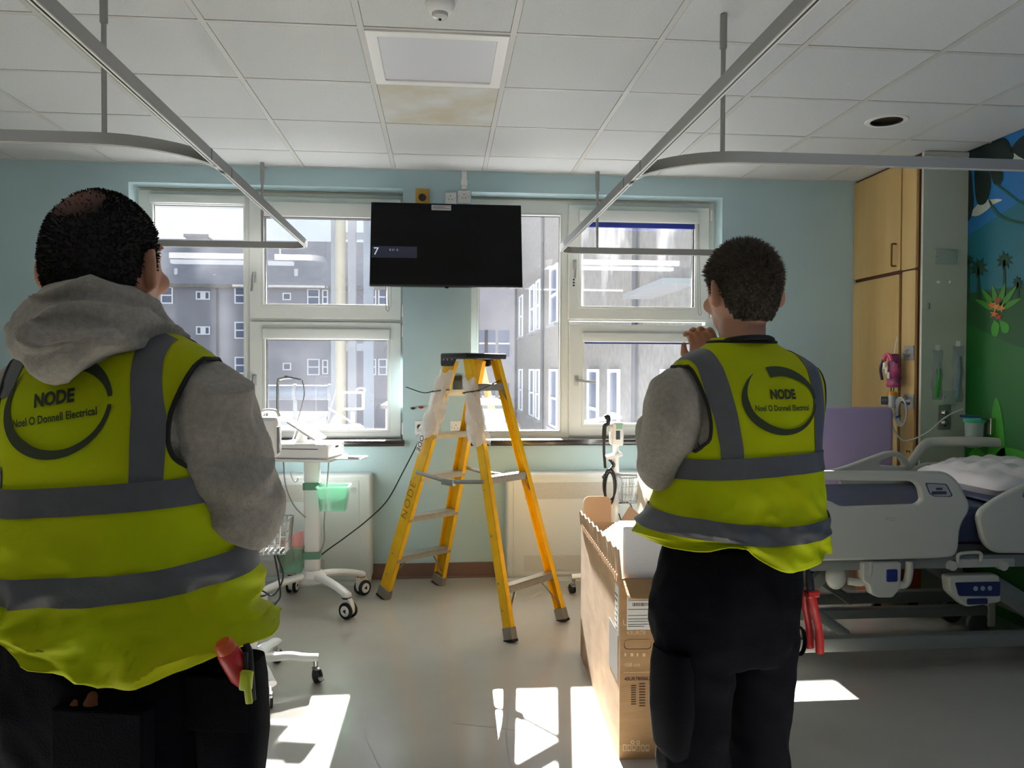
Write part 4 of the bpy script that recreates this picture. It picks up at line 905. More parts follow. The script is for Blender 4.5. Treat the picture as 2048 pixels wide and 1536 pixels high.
# near foot-end rail
o1 = [(1.33, .90), bz(1600, 945), bz(1640, 941), bz(1888, 942), bz(1912, 960), bz(1935, 1005), bz(1934, 1022), bz(1916, 1052), bz(1912, 1112), bz(1860, 1116), bz(1640, 1121), (1.33, .55)]
h1 = [(1.42, .875), bz(1632, 960), bz(1822, 962), bz(1834, 973), bz(1840, 1000), bz(1828, 1008), bz(1680, 1013), bz(1655, 1000), (1.42, .80)]
r1 = world_plate('side_rail', [rnd(o1, .05, 5), rnd(h1, .025, 5)], BY0, .035, bedc, bev=.012)
lp = [bz(1844, 964), bz(1888, 966), bz(1901, 990), bz(1895, 993), bz(1862, 992), bz(1852, 985)]
dp = world_plate('rail_decal', [rnd(lp, .01)], BY0-.0185, .001, mat('decal_grey', (150, 154, 160), .4), r1, 0)
def ringpoly(pts, k):
    cx_ = sum(p[0] for p in pts)/len(pts); cy_ = sum(p[1] for p in pts)/len(pts); return [(cx_+(p[0]-cx_)*k, cy_+(p[1]-cy_)*k) for p in pts]
world_plate('decal_border', [rnd(ringpoly(lp, .96), .01), rnd(ringpoly(lp, .88), .01)], BY0-.0194, .001, mat('decal_navy', (40, 48, 76), .4), dp, 0)
for k, (py, wd) in enumerate(((976, .03), (983, .07))):
    q = bz(1873, py); world_plate('decal_text', [rect(q[0]-wd/2, q[1]-.006-.004*k, q[0]+wd/2, q[1]+.004)], BY0-.0196, .001, mat('decal_ink', (60, 62, 70), .5), dp, 0)
q = bz(1775, 1036); label_text('scribble', 'Vcc', .034, mat('pencil', (128, 128, 126), .6), r1, XZb(q[0], BY0-.0182, q[1]), world=True, shear=.3, bold=-.0006)
# near head-end rail
o2 = [bz(1951, 1035), bz(1958, 1018), bz(1990, 995), bz(2048, 966), bz(2095, 946), (2.98, 1.0), (3.1, .93), (3.1, .56), bz(2040, 1106), bz(1984, 1105), bz(1962, 1085)]
h2 = [bz(2040, 984), bz(2060, 974), bz(2105, 962), (2.95, .93), (2.98, .88), bz(2046, 998)]
r2 = world_plate('side_rail', [rnd(o2, .05, 5), rnd(h2, .02, 4)], BY0, .035, bedc, bev=.012)
# far rails
yf = BY1+.03
o3 = [(1.3, .59), (1.3, .86), bz(1660, 940, yf), bz(1695, 930, yf), bz(1768, 903, yf), bz(1790, 901, yf), bz(1806, 909, yf), bz(1818, 928, yf), bz(1808, 945, yf), (2.7, .59)]
h3 = [bz(1757, 929, yf), bz(1760, 923, yf), bz(1788, 911, yf), bz(1797, 916, yf), bz(1806, 931, yf), bz(1795, 932, yf)]
h3b = [(1.5, .78), (1.5, .72), (2.3, .72), (2.3, .78)]
world_plate('side_rail', [rnd(o3, .04, 5), rnd(h3, .01, 3), rnd(h3b, .02, 3)], yf, .035, bedc, bev=.01)
# head end bow
pts = curve_pts([at(1812, 940, 'y', yf), at(1830, 915, 'y', yf), at(1848, 890, 'y', yf), at(1870, 884, 'y', yf), at(1940, 883, 'y', 4.24), at(2000, 886, 'y', 4.2), at(2016, 893, 'y', 4.18), at(2018, 925, 'y', 4.16)], 6)
MB().tube(pts, .028, 12, flat=(.6, 1)).build('head_rail_bow', bedc, bed, True, True)
world_plate('head_rail_panel', [rnd([bz(1815, 938, yf), bz(1850, 925, yf), bz(2020, 925, yf), bz(2040, 950, yf), (3.16, .62), (2.6, .62)], .03)], yf, .03, bedc, bev=.008)
# mattress and deck
mt = MB()
mt.box((BXF+.02, BY0+.05, .60), (BXH-.04, BY1-.03, .77), bev=.035, seg=4).build('mattress', navy, bed, True, True)
MB().box((BXF, BY0+.06, .565), (BXH-.02, BY1-.04, .6), bev=.006).build('deck', bedd, bed, True, True)
MB().box((2.62, BY0+.05, .78), (BXH-.04, BY1-.03, .795), Matrix.Translation((2.6, 0, .77)) @ Matrix.Rotation(-.08, 4, 'Y') @ Matrix.Translation((-2.6, 0, -.77)), .007).build('head_section', navy, bed, True, True)
for y, zz in ((BY0+.03, .50), (BY1-.03, .565)): MB().box((BXF, y-.02, zz), (BXH-.03, y+.02, .60 if zz > .52 else .56), bev=.006).build('deck_beam', bedf, bed, True, True)
MB().box((BXF-.04, BY0+.05, .35), (BXF, BY1-.05, .87), bev=.02, seg=3).build('foot_board', bedc, bed, True, True)
MB().box((BXH-.03, BY0+.05, .40), (BXH, BY1-.05, .80), bev=.012, seg=3).build('head_board', bedc, bed, True, True)
# base
for y in (3.41, 4.1): MB().box((BXF+.08, y-.03, .128), (BXH-.05, y+.03, .192), bev=.008).build('base_beam', bedf, bed, True, True)
for x in (BXF+.12, BXH-.1): MB().box((x-.04, 3.38, .13), (x+.04, 4.14, .19), bev=.006).build('base_cross_beam', bedf, bed, True, True)
MB().box((1.5, 3.82, .13), (2.86, 3.88, .18), bev=.008).build('base_beam', bedf, bed, True, True)
def link_arm(p, q, w=.06, t=.025, m=bedf):
    p, q = Vector(p), Vector(q); ax = (q-p).normalized(); n2 = Vector((0, 1, 0)); n1 = ax.cross(n2)
    M = Matrix(((ax.x, n1.x, n2.x, p.x), (ax.y, n1.y, n2.y, p.y), (ax.z, n1.z, n2.z, p.z), (0, 0, 0, 1)))
    MB().box((0, -w/2, -t), ((q-p).length, w/2, t), M, .012).build('lift_arm', m, bed, True, True)
for y, dx in ((3.52, 0), (4.02, .3)):
    link_arm((1.62+dx, y, .28), (1.85+dx, y, .50)); link_arm((1.66+dx, y, .34), (1.92+dx, y, .16), .045); link_arm((2.62, y, .40), (2.98, y, .18), .10)
# actuator shroud and rail brackets under the near rail
q = [bz(1722, 1123), bz(1722, 1160), bz(1735, 1170), bz(1740, 1188), bz(1755, 1194), bz(1782, 1194), bz(1798, 1175), bz(1800, 1123)]
ac = world_plate('rail_latch', [rnd(q, .012)], BY0+.01, .05, bedc, bev=.008)
q0, q1 = bz(1769, 1137), bz(1790, 1161); world_plate('release_button', [rnd(rect(q0[0], q1[1], q1[0], q0[1]), .008)], BY0-.018, .006, mat('button_blue', (28, 44, 110), .4), ac, .001)
for a, b in (((1738, 1122), (1728, 1165)), ((1818, 1122), (1812, 1170))):
    p0, p1 = bz(*a), bz(*b); MB().tube(curve_pts([(p0[0], BY0, p0[1]), (p0[0]-.0, BY0, (p0[1]+p1[1])/2), (p1[0], BY0+.01, p1[1]), (p1[0]-.06, BY0+.03, p1[1]-.0)], 5), .018, 10).build('rail_bracket', bedc, bed, True, True)
p0 = bz(1685, 1160); MB().sphere((p0[0], BY0+.06, p0[1]+.0), (.05, .03, .06)).build('actuator_cover', bedc, bed, True, True)
MB().box((bz(1610, 1130)[0], BY0+.02, bz(1610, 1145)[1]), (bz(1735, 1130)[0], BY0+.06, bz(1610, 1128)[1]), bev=.006).build('bracket_beam', bedf, bed, True, True)
MB().box((bz(1916, 1120)[0], BY0, bz(1916, 1136)[1]), (bz(2030, 1120)[0], BY0+.03, bz(1916, 1119)[1]), bev=.004).build('scale_bar', mat('scale_bar', (168, 170, 164), .4), bed, True, True)
for px in (1903, 2005): 
    p0 = bz(px, 1131); MB().cyl((p0[0], BY0-.012, p0[1]), (p0[0], BY0+.03, p0[1]), .022, 18).build('pivot_boss', bedc, bed, True, True)
c0, c1 = bz(1912, 1166), bz(2002, 1206)
cp = world_plate('control_panel', [rnd([(c0[0]-.03, c0[1]+.03), (c1[0], c0[1]+.03), (c1[0]+.01, c1[1]-.0), (c0[0]+.06, c1[1]-.02), (c0[0]-.02, c0[1]-.05)], .02)], BY0+.04, .06, bedc, bev=.008)
world_plate('keypad', [rnd([(c0[0], c0[1]), (c1[0], c0[1]), (c1[0], c1[1]+.03), (c0[0]+.02, c1[1]+.035)], .01)], BY0+.008, .004, mat('keypad_navy', (36, 44, 84), .35), cp, .001)
for k in range(3):
    MB().cyl((c0[0]+.10+k*.035, BY0+.003, (c0[1]+c1[1])/2+.02), (c0[0]+.10+k*.035, BY0+.008, (c0[1]+c1[1])/2+.02), .011, 14).build('key', mat('key_grey', (150, 156, 176), .4), cp, True, True)
world_plate('hand_grip', [rnd(rect(c0[0]+.06, c1[1]-.005, c0[0]+.16, c1[1]+.022), .008)], BY0+.006, .006, mat('keypad_navy', (0, 0, 0)), cp, .001)
pts = curve_pts([bz(1913, 1125)+(), ] if False else [(bz(1914, 1126)[0], BY0-.005, bz(1914, 1126)[1]), (bz(1915, 1112)[0], BY0-.01, bz(1915, 1108)[1]), (bz(1940, 1104)[0], BY0-.01, bz(1940, 1104)[1]), (bz(1958, 1108)[0], BY0-.01, bz(1958, 1106)[1]), (bz(1960, 1122)[0], BY0-.005, bz(1960, 1122)[1])], 5)
MB().tube(pts, .008, 8).build('rail_handle', bedc, bed, True, True)
for (x, y) in ((BXF+.2, 3.42), (BXF+.2, 4.1), (2.86, 3.90), (2.86, 4.12)):
    w_ = MB().lathe([(0, -.016), (.05, -.016), (.062, -.012), (.062, .012), (.05, .016), (0, .016)], 26, Matrix.Translation((x, y, .062)) @ Matrix.Rotation(PI/2, 4, 'X')).build('castor', mat('tyre_grey', (52, 54, 58), .6), bed, True, True)
    MB().lathe([(0, -.018), (.046, -.018), (.048, -.0165)], 22, Matrix.Translation((x, y, .062)) @ Matrix.Rotation(PI/2, 4, 'X')).build('castor_disc', bedf, w_, True, True); MB().box((x+.04, y-.025, .05), (x+.085, y+.025, .21), bev=.01).build('castor_fork', bedc, w_, True, True)
# pillow
pl = MB(); R = []
n, m_ = 36, 22
def pil(u, v, s_):
    e = (max(0, 1-abs(u)**3.2)*max(0, 1-abs(v)**3.2))**.5; wr = .008*math.sin(9*u+5*v)+.006*math.sin(17*v-7*u)+.005*math.sin(23*u+3)
    return Vector((2.93+.27*u*(1-.05*v*v), 3.86+.36*v*(1-.06*u*u), .855+.02*u+s_*(.085*e)+(wr*e if s_ > 0 else 0)))
for s_ in (1, -1):
    g = [[pil(-1+2*i/m_, -1+2*j/n, s_) for j in range(n+1)] for i in range(m_+1)]
    vs_ = [p for r in g for p in r]; fs = [(i*(n+1)+j, i*(n+1)+j+1, (i+1)*(n+1)+j+1, (i+1)*(n+1)+j) for i in range(m_) for j in range(n)]; pl.add(vs_, fs)
po = pl.build('pillow', mat('pillow_white', (206, 202, 204), .5, bump=.2, bs=25), smooth=60)
tag(po, 'white wipe-clean pillow at the head of the bed', 'pillow')
# chair, locker
pur = mat('purple_vinyl', (182, 166, 208), .42, var=.05, vs=4)
ch = thing('armchair', 'purple vinyl high-backed patient chair behind the bed', 'chair', (2.6, 4.75, 0))
xa, xb = at(1672, 815, 'y', 4.62).x, at(1790, 815, 'y', 4.62).x
MB().box((xa-.15, 4.62, .5), (xb, 4.74, 1.185), bev=.03, seg=4).build('backrest', pur, ch, True, True)
MB().box((xa-.15, 4.74, .36), (xb, 5.1, .5), bev=.03, seg=4).build('seat', pur, ch, True, True)
for s_ in (xa-.19, xb+.0):
    MB().box((s_, 4.66, .56), (s_+.05, 5.08, .6), bev=.01).build('armrest', wood, ch, True, True)
    for y in (4.68, 5.04): MB().box((s_+.005, y-.02, 0), (s_+.045, y+.02, .57), bev=.005).build('leg', wood, ch, world=True)
lock = thing('bedside_locker', 'low reddish wooden bedside locker on castors under the bed head', 'locker', (2.75, 4.5, 0))
orange = mat('cherry_wood', (172, 92, 46), .45, rgb2=(150, 76, 36), vs=4, stretch=(1, 1, .15))
MB().box((2.53, 4.33, .05), (2.82, 4.55, .72), bev=.008).build('body', orange, lock, True, True)
MB().box((2.545, 4.322, .06), (2.805, 4.332, .40), bev=.003).build('door', orange, lock, True, True)
d_ = MB().box((2.545, 4.322, .41), (2.805, 4.332, .70), bev=.003).build('drawer', orange, lock, True, True)
MB().cyl((2.675, 4.322, .6), (2.675, 4.30, .6), .012, 12).build('knob', steel, d_, True, True)
for x in (2.56, 2.79):
    for y in (4.36, 4.52): MB().lathe([(0, -.01), (.025, -.01), (.025, .01), (0, .01)], 14, Matrix.Translation((x, y, .025)) @ Matrix.Rotation(PI/2, 4, 'X')).build('castor', black_rubber, lock, True, True)
# ================================================================== WALL GEAR BY THE BED
pbm = panel_m
YF = YP-.02
def wp(px, py): return at(px, py, 'y', YF)
p = wp(1891, 514); plate_socket('blank_plate', 'sage blank cover plate high on the service panel', p.x, p.z, .145, .085, YF, mat('sage_plate', (160, 176, 164), .4), False, 'cover plate')
for k, px in enumerate((1877, 1901)):
    p = wp(px, 564); b_ = thing('screw_cap', ('left white screw cap under the cover plate', 'right white screw cap under the cover plate')[k], 'cap', (p.x, YF, p.z)); MB().lathe([(0, .008), (.008, .007), (.011, 0)], 14, Matrix.Rotation(PI/2, 4, 'X')).build('dome', white_plastic, b_, True)
p = wp(1856, 612); b_ = thing('latch', 'small metal latch on the edge of the service panel', 'latch', (p.x, YF, p.z)); MB().box((-.006, -.012, -.018), (.006, 0, .018), bev=.002).build('body', alu, b_)
p = wp(1888, 835)
va = thing('vacuum_outlet', 'grey metal suction outlet plate on the service panel', 'outlet', (p.x, YF, p.z))
MB().box((-.042, -.006, -.075), (.042, 0, .075), bev=.002).build('faceplate', alu, va)
for z in (.03, -.03): 
    r_ = MB().lathe([(0, .02), (.012, .02), (.018, .008), (.022, 0)], 18, Matrix.Translation((0, -.005, z)) @ Matrix.Rotation(PI/2, 4, 'X')).build('connector', steel, va, True)
MB().cyl((0, -.012, -.045), (0, -.006, -.045), .009, 12).build('port', black_plastic, va, True)
p = wp(1898, 795); plate_socket('small_plate', 'small sage cover plate between the two packets', p.x, p.z, .085, .085, YF, mat('sage_plate', (0, 0, 0)), False, 'cover plate')
bagm = mat('clear_packet', (190, 200, 200), .2, alpha=.38, bump=.3, bs=30)
def packet(pxs, ztop, zbot, col, colz, label, wdt):
    c_ = wp(pxs, 740); o = thing('catheter_packet', label, 'packet', (c_.x, YF, (ztop+zbot)/2)); h = (ztop-zbot)/2; R = []
    for k in range(15):
        z = -h+2*h*k/14; t = .010*math.sin(PI*k/14)+.002; xo = .004*math.sin(k*1.1); R.append([Vector((-wdt/2+xo, -.003, z)), Vector((0+xo, -.004-t*1.6, z)), Vector((wdt/2+xo, -.003, z)), Vector((xo, -.002, z))])
    MB().rings(R).build('wrapper', bagm, o, True)
    MB().tube([(-.008, -.011, -h*.9), (.004, -.013, 0), (.0, -.011, colz)], [.014, .016, .013], 10, flat=(1, .5)).build('tube_bundle', mat('tube_%d' % col[1], col, .4), o, True)
    MB().box((-.012, -.006, h-.004), (.012, -.001, h+.03)).build('tape', white_plastic, o)
packet(1874, wp(1874, 700).z, wp(1874, 800).z, (60, 170, 60), .04, 'clear packet of green tubing taped to the service panel', .066)
packet(1915, wp(1915, 692).z, wp(1915, 804).z, (110, 150, 156), .11, 'clear packet of pale blue tubing taped near the mural', .072)
XF = XC-.012
p = at(1805, 738, 'x', XF)
def metal_outlet(px, py, label):
    q = at(px, py, 'x', XC-.01); o = thing('gas_outlet', label, 'outlet', (XC-.011, q.y, q.z)); MB().box((-.008, -.05, -.045), (0, .05, .045), bev=.002).build('faceplate', alu, o)
    MB().lathe([(0, .03), (.014, .03), (.02, .012), (.026, 0)], 18, Matrix.Translation((-.006, 0, 0)) @ Matrix.Rotation(-PI/2, 4, 'Y')).build('connector', steel, o, True); return q
metal_outlet(1819, 706, 'metal gas outlet behind the pink mask bag'); qo = metal_outlet(1819, 803, 'metal gas outlet holding the oxygen regulator')
bag = thing('mask_bag', 'pink and purple resuscitation mask bag hanging on the wardrobe', 'bag', (XC-.07, p.y, p.z))
pk = mat('bag_pink', (178, 60, 110), .4, rgb2=(96, 40, 92), vs=14, bump=.5, bs=25); R = []
for k in range(15):
    t = k/14; z = -.115+.21*t; w_ = .045*(1-.35*t)*(1 if t > .05 else .8)*(1+.1*math.sin(k*2.1)); R.append([Vector((w_*.8*math.cos(a)*(1+.12*math.sin(3*a+k*.7)), w_*1.25*math.sin(a)*(1+.1*math.sin(4*a+k)), z)) for a in [2*PI*j/18 for j in range(18)]])
MB().rings(R).build('pouch', pk, bag, True)
MB().tube([(.0, .0, .09), (.02, .0, .2)], .004, 6).build('hanging_strap', white_plastic, bag, True)
MB().tube([(-.035, .01+.04*math.cos(a), .05+.04*math.sin(a)) for a in [PI*i/12 for i in range(13)]], .012, 8).build('mask_rim', mat('mask_pink', (214, 66, 120), .35), bag, True)
MB().tube(curve_pts([(-.04, .05, .06), (-.05, .065, .0), (-.04, .06, -.07)], 5), .009, 8).build('hose', mat('hose_navy', (40, 38, 70), .4), bag, True)
for k in range(3): MB().box((-.05, -.03+.025*k, -.06+.03*k), (-.044, -.01+.025*k, -.02+.03*k), bev=.002).build('printed_patch', white_plastic, bag)
p = at(1790, 800, 'x', XF-.05)
ox = thing('oxygen_regulator', 'oxygen regulator with yellow cap, gauge and coiled clear tubing', 'regulator', (XC-.06, p.y, p.z))
MB().cyl((.05, -.04, 0), (-.02, -.0, 0), .02, 16).cyl((-.02, 0, -.05), (-.02, 0, .03), .026, 16).build('body', alu, ox, True)
MB().lathe([(.0, .055), (.024, .052), (.03, .04), (.03, .03), (.0, .03)], 18, Matrix.Translation((-.02, 0, 0))).build('cap', mat('cap_yellow', (222, 150, 24), .4), ox, True)
MB().tube(curve_pts([(-.02, -.012, .055), (-.02, -.014, .08), (-.02, .012, .08), (-.02, .014, .055)], 4), .0035, 6).build('cap_loop', black_plastic, ox, True)
g_ = MB().cyl((-.03, .02, -.005), (-.06, .05, -.005), .026, 20).build('gauge', mat('gauge_dark', (70, 72, 72), .4), ox, True)
e_ = Vector((-.707, .707, 0)); MB().cyl(Vector((-.06, .05, -.005)), Vector((-.062, .052, -.005)), .022, 20).build('gauge_face', white_plastic, g_, True)
tub = mat('clear_tubing', (206, 212, 214), .2, alpha=.7); blu = mat('valve_blue', (40, 78, 170), .4)
for k in range(4): MB().tube([(.0-.004*k, -.075+(.048+.005*k)*math.cos(a), -.07+(.072+.006*k)*math.sin(a)) for a in [2*PI*i/28 for i in range(29)]], .0045, 7).build('tubing_loop', tub, ox, True)
MB().box((-.03, .0, -.12), (-.01, .03, -.08), bev=.004).build('valve', blu, ox, True); MB().cyl((-.02, -.05, -.105), (-.02, -.085, -.095), .007, 10).build('valve_key', blu, ox, True)
MB().tube(curve_pts([(-.02, .0, -.1), (-.03, -.03, -.17), (-.02, -.09, -.235), (-.01, -.16, -.24), (.05, -.24, -.19), (.14, -.29, -.09), (.22, -.33, -.04)], 7), .0045, 7).build('tubing_tail', tub, ox, True)
p = at(1950, 850, 'x', XR-.07)
cn = thing('suction_canister', 'clear suction canister with green lid on a wall bracket at the mural', 'canister', (XR-.075, p.y, p.z-.03))
MB().lathe([(0, -.1), (.042, -.1), (.046, -.09), (.052, .055), (.054, .055), (.044, -.102), (0, -.103)], 26).build('jar', mat('jar_clear', (196, 214, 206), .1, alpha=.45), cn, True)
MB().lathe([(.056, .045), (.06, .05), (.06, .066), (.045, .072), (0, .074)], 26).build('lid', mat('lid_green', (70, 176, 150), .4), cn, True)
MB().tube([(.02, -.02, .078), (-.03, .02, .08), (-.07, .03, .082)], .007, 8).build('lid_tab', mat('tab_blue', (30, 70, 130), .4), cn, True)
MB().box((-.01, -.075, .066), (.062, -.06, .074)).box((.04, -.085, -.02), (.074, -.055, .074), bev=.003).build('bracket', steel, cn)
p = at(1818, 903, 'x', XC-.01); ws = thing('wardrobe_socket', 'wooden plate with two dark socket holes low on the wardrobe', 'socket', (XC-.011, p.y, p.z))
MB().box((-.004, -.045, -.055), (0, .045, .055), bev=.002).build('faceplate', wood, ws)
for y in (-.012, .012): MB().cyl((-.0055, y, 0), (-.0038, y, 0), .008, 10).build('hole', black_plastic, ws)
# ================================================================== PEOPLE
from mathutils import noise as mn
vest_y = mat('hi_vis_yellow', (176, 192, 2), .7, rgb2=(174, 178, 2), vs=5, bump=.12, bs=420, spec=.15)
refl = mat('reflective_tape', (84, 86, 92), .45, var=.12, vs=30, bump=.1, bs=300)
piping = mat('black_piping', (14, 14, 18), .7); ink = mat('logo_ink', (46, 56, 30), .7)
fleece = mat('grey_fleece', (166, 159, 150), .95, var=.18, vs=90, bump=.35, bs=260, sheen=.2)
trouser = mat('navy_trousers', (8, 10, 19), .9, var=.25, vs=8, bump=.3, bs=300, spec=.12)
bootm = mat('boot_leather', (30, 26, 24), .6)
def skin_mat(name, c):
    m = mat(name, c, .5, var=.12, vs=18, bump=.06, bs=120); b = m.node_tree.nodes['Principled BSDF']; b.inputs['Subsurface Weight'].default_value = .15; b.inputs['Subsurface Radius'].default_value = (.012, .004, .002); return m
skinL, skinR = skin_mat('skin', (196, 142, 116)), skin_mat('skin_b', (200, 148, 122))
def solid(mb, vox, sm=2, fold=None, name='b'):
    """fuse overlapping shapes of a builder into one continuous surface"""
    me = bpy.data.meshes.new(name); me.from_pydata([tuple(v) for v in mb.v], [], mb.f)
    bm = bmesh.new(); bm.from_mesh(me); bmesh.ops.recalc_face_normals(bm, faces=bm.faces[:]); bm.to_mesh(me); bm.free()
    ob = bpy.data.objects.new(name, me); COL.objects.link(ob)
    r = ob.modifiers.new('r', 'REMESH'); r.mode = 'VOXEL'; r.voxel_size = vox; r.use_smooth_shade = True
    s = ob.modifiers.new('s', 'SMOOTH'); s.iterations = sm; s.factor = .5
    dg = bpy.context.evaluated_depsgraph_get(); out = bpy.data.meshes.new_from_object(ob.evaluated_get(dg))
    bpy.data.objects.remove(ob); bpy.data.meshes.remove(me)
    if fold:
        n = len(out.vertices); co = np.empty(n*3); out.vertices.foreach_get('co', co); no = np.empty(n*3); out.vertex_normals.foreach_get('vector', no)
        co = co.reshape(-1, 3); no = no.reshape(-1, 3); d = np.array([fold(Vector(c)) for c in co]); co += no*d[:, None]; out.vertices.foreach_set('co', co.ravel())
    out.polygons.foreach_set('use_smooth', [True]*len(out.polygons)); out.update(); out.materials.clear(); return out
def limb(mb, pts, rad, n=16, sub=5):
    P = curve_pts(pts, sub); k = len(pts)-1; rr = []
    for i in range(len(P)):
        t = i/(len(P)-1)*k; a = min(int(t), k-1); rr.append(rad[a]+(rad[a+1]-rad[a])*(t-a))
    mb.tube(P, rr, n); mb.sphere(P[0], rr[0]); mb.sphere(P[-1], rr[-1]); return mb
def sring(cx, z, rx, yb, yf, n=48, e=2.4, cy=0):
    out = []
    for k in range(n):
        a = 2*PI*k/n; c, s = math.cos(a), math.sin(a); x = math.copysign(abs(c)**(2/e), c)*rx; y = math.copysign(abs(s)**(2/e), s)*(yf if s > 0 else yb); out.append(Vector((cx+x, cy+y, z)))
    return out
def interp_rings(T, z):
    zs = [t[0] for t in T]; i = max(0, min(len(T)-2, np.searchsorted(zs, z)-1))
    def cr(k):
        p = [T[max(0, i-1)][k], T[i][k], T[i+1][k], T[min(len(T)-1, i+2)][k]]; t = (z-T[i][0])/(T[i+1][0]-T[i][0]); t = min(1, max(0, t))
        h = .5*((2*p[1])+(p[2]-p[0])*t+(2*p[0]-5*p[1]+4*p[2]-p[3])*t*t+(3*p[1]-p[0]-3*p[2]+p[3])*t**3); return h
    return [cr(k) for k in range(1, 5)]
def hand(mb, M, curl=1.0, mirror=1):
    """palm in local XY (fingers along +Y, palm facing -Z), five fingers of different length and a thumb from the side"""
    P = lambda x, y, z: M @ Vector((x*mirror, y, z))
    R = [[P(x*w, y, z*t) for x, z in ((-1, -.6), (-.5, -1), (.5, -1), (1, -.6), (1, .6), (.5, 1), (-.5, 1), (-1, .6))] for y, w, t in ((-.012, .026, .018), (.02, .034, .016), (.06, .041, .014), (.088, .040, .012))]
    mb.rings(R)
    for i, (x, L) in enumerate(((-.031, .066), (-.0105, .076), (.010, .072), (.030, .056))):
        a = 0; p = Vector((x, .082, 0)); pts = [Vector((x*.9, .06, 0)), p.copy()]
        for f, c in ((.44, .75), (.31, .9), (.25, .6)):
            a += c*curl; p = p+Vector((0, math.cos(a), -math.sin(a)))*L*f; pts.append(p.copy())
        mb.tube([P(*q) for q in pts], [.0095, .0092, .0088, .0082, .0068], 10); mb.sphere(P(*pts[-1]), .0068, 10, 6)
    pts = [(-.02, .01, -.004), (-.040, .03, -.012), (-.050, .055, -.02), (-.046, .078, -.028)]
    mb.tube([P(*q) for q in pts], [.013, .0115, .0105, .008], 10); mb.sphere(P(*pts[-1]), .008, 10, 6)
HR = (.076, .099, .108)
def head(mb, M, jaw=1.0):
    S_ = lambda c, r, n=18, m=12: mb.sphere(c, r, n, m, M)
    S_((0, 0, 0), HR, 28, 18); S_((0, .034, -.055), (.058*jaw, .062, .062)); S_((0, .070, -.098), (.026, .022, .02)); S_((0, .045, -.015), (.064, .055, .06))
    mb.tube([M @ Vector(p) for p in ((0, .094, .03), (0, .108, .0), (0, .118, -.022), (0, .1, -.032))], [.008, .011, .014, .011], 10)       # nose
    for s in (-1, 1):
        S_((s*.032, .083, .012), (.015, .014, .011)); S_((s*.03, .085, .03), (.024, .009, .008)); S_((s*.045, .07, -.03), (.022, .02, .02)); S_((s*.012, .106, -.03), (.009, .009, .007))
        E = M @ Matrix.Translation((s*.083, -.014, -.012)) @ Matrix.Rotation(s*.6, 4, 'Z') @ Matrix.Rotation(-.15, 4, 'X')
        mb.sphere((0, 0, 0), (.007, .016, .029), 14, 10, E)
        rim = [E @ Vector((s*.006, .0-.016*math.cos(a)-.001, .029*math.sin(a))) for a in [-1.5+.28*k for k in range(13)]]; mb.tube(rim, .0055, 8); mb.sphere((0, .004, -.027), (.006, .008, .009), 10, 8, E)
    mb.tube([M @ Vector(p) for p in ((-.024, .092, -.062), (0, .102, -.060), (.024, .092, -.062))], .006, 8); mb.tube([M @ Vector(p) for p in ((-.02, .09, -.071), (0, .099, -.071), (.02, .09, -.071))], .0065, 8)
def hairline(p):
    """p in head space -> True where hair grows"""
    y = p[1]/HR[1]
    lim = np.interp(y, [-1, -.45, -.28, -.05, .12, .3, .6, .85], [-.082, -.078, -.02, .022, -.018, .03, .055, .062])
    return p[2] > lim
def hair(par, M, mats, lift, length, count, name, seed, flow, balding=None):
    rs = random.Random(seed); mb = MB(); n, m = 64, 40; lv = lambda z: float(np.interp(z, [-1, -.2, .35, 1], [.3, .3, .9, 1.0])) if lift > .006 else 1.0
    def q(i, j, k=1.0):
        a = -PI/2+PI*i/m; b = 2*PI*j/n; u = Vector((math.cos(a)*math.cos(b), math.cos(a)*math.sin(b), math.sin(a)))
        lf = lift*k*lv(u.z); p = Vector((u.x*(HR[0]+lf), u.y*(HR[1]+lf), u.z*(HR[2]+lf)))
        return p
    keep = {}
    for i in range(m+1):
        for j in range(n): keep[i, j] = hairline(q(i, j))
    vs = []; idx = {}
    for i in range(m+1):
        for j in range(n):
            p = q(i, j, 1.0 if keep[i, j] else .2); p = p*(1+ (.012*mn.noise(p*40+Vector((seed, 0, 0))) if keep[i, j] else 0)); idx[i, j] = len(vs); vs.append(M @ p)
    fs = []
    for i in range(m):
        for j in range(n):
            c = [(i, j), (i, (j+1) % n), (i+1, (j+1) % n), (i+1, j)]
            if any(keep[t] for t in c): fs.append(tuple(idx[t] for t in c))
    mb.add(vs, fs); cap = mb.build('hair', mats, par, True)
    st = MB(); c = 0
    while c < count:
        a = math.asin(rs.uniform(-1, 1)); b = rs.uniform(0, 2*PI); u = Vector((math.cos(a)*math.cos(b), math.cos(a)*math.sin(b), math.sin(a)))
        lf = lift*.8*lv(u.z); p = Vector((u.x*(HR[0]+lf), u.y*(HR[1]+lf), u.z*(HR[2]+lf)))
        if not hairline(p): continue
        if balding and (p-Vector(balding[0])).length < balding[1] and rs.random() < .85: c += .2; continue
        nrm = Vector((u.x/HR[0], u.y/HR[1], u.z/HR[2])).normalized(); d = (nrm*flow[0] + Vector(flow[1])*(.4+.6*max(0, u.z)) + Vector((rs.gauss(0, .3), rs.gauss(0, .3), rs.gauss(0, .25)))*flow[2]); d = (d if d.dot(nrm) > .15 else d+nrm*.5).normalized()
        L = length*rs.uniform(.6, 1.2)*(lv(u.z) if lift > .006 else 1); sd = d.cross(nrm+Vector((.01, .02, 0))).normalized()*.0011; mid = p+d*L*.55+nrm*.001; tip = p+d*L+Vector((0, 0, -L*.12))
        st.add([M @ (p-sd), M @ (p+sd), M @ (mid+sd*.8), M @ (mid-sd*.8), M @ tip], [(0, 1, 2, 3), (3, 2, 4)]); c += 1
    o = st.build('hair_strands', mats, cap); o['kind'] = 'stuff'; return cap
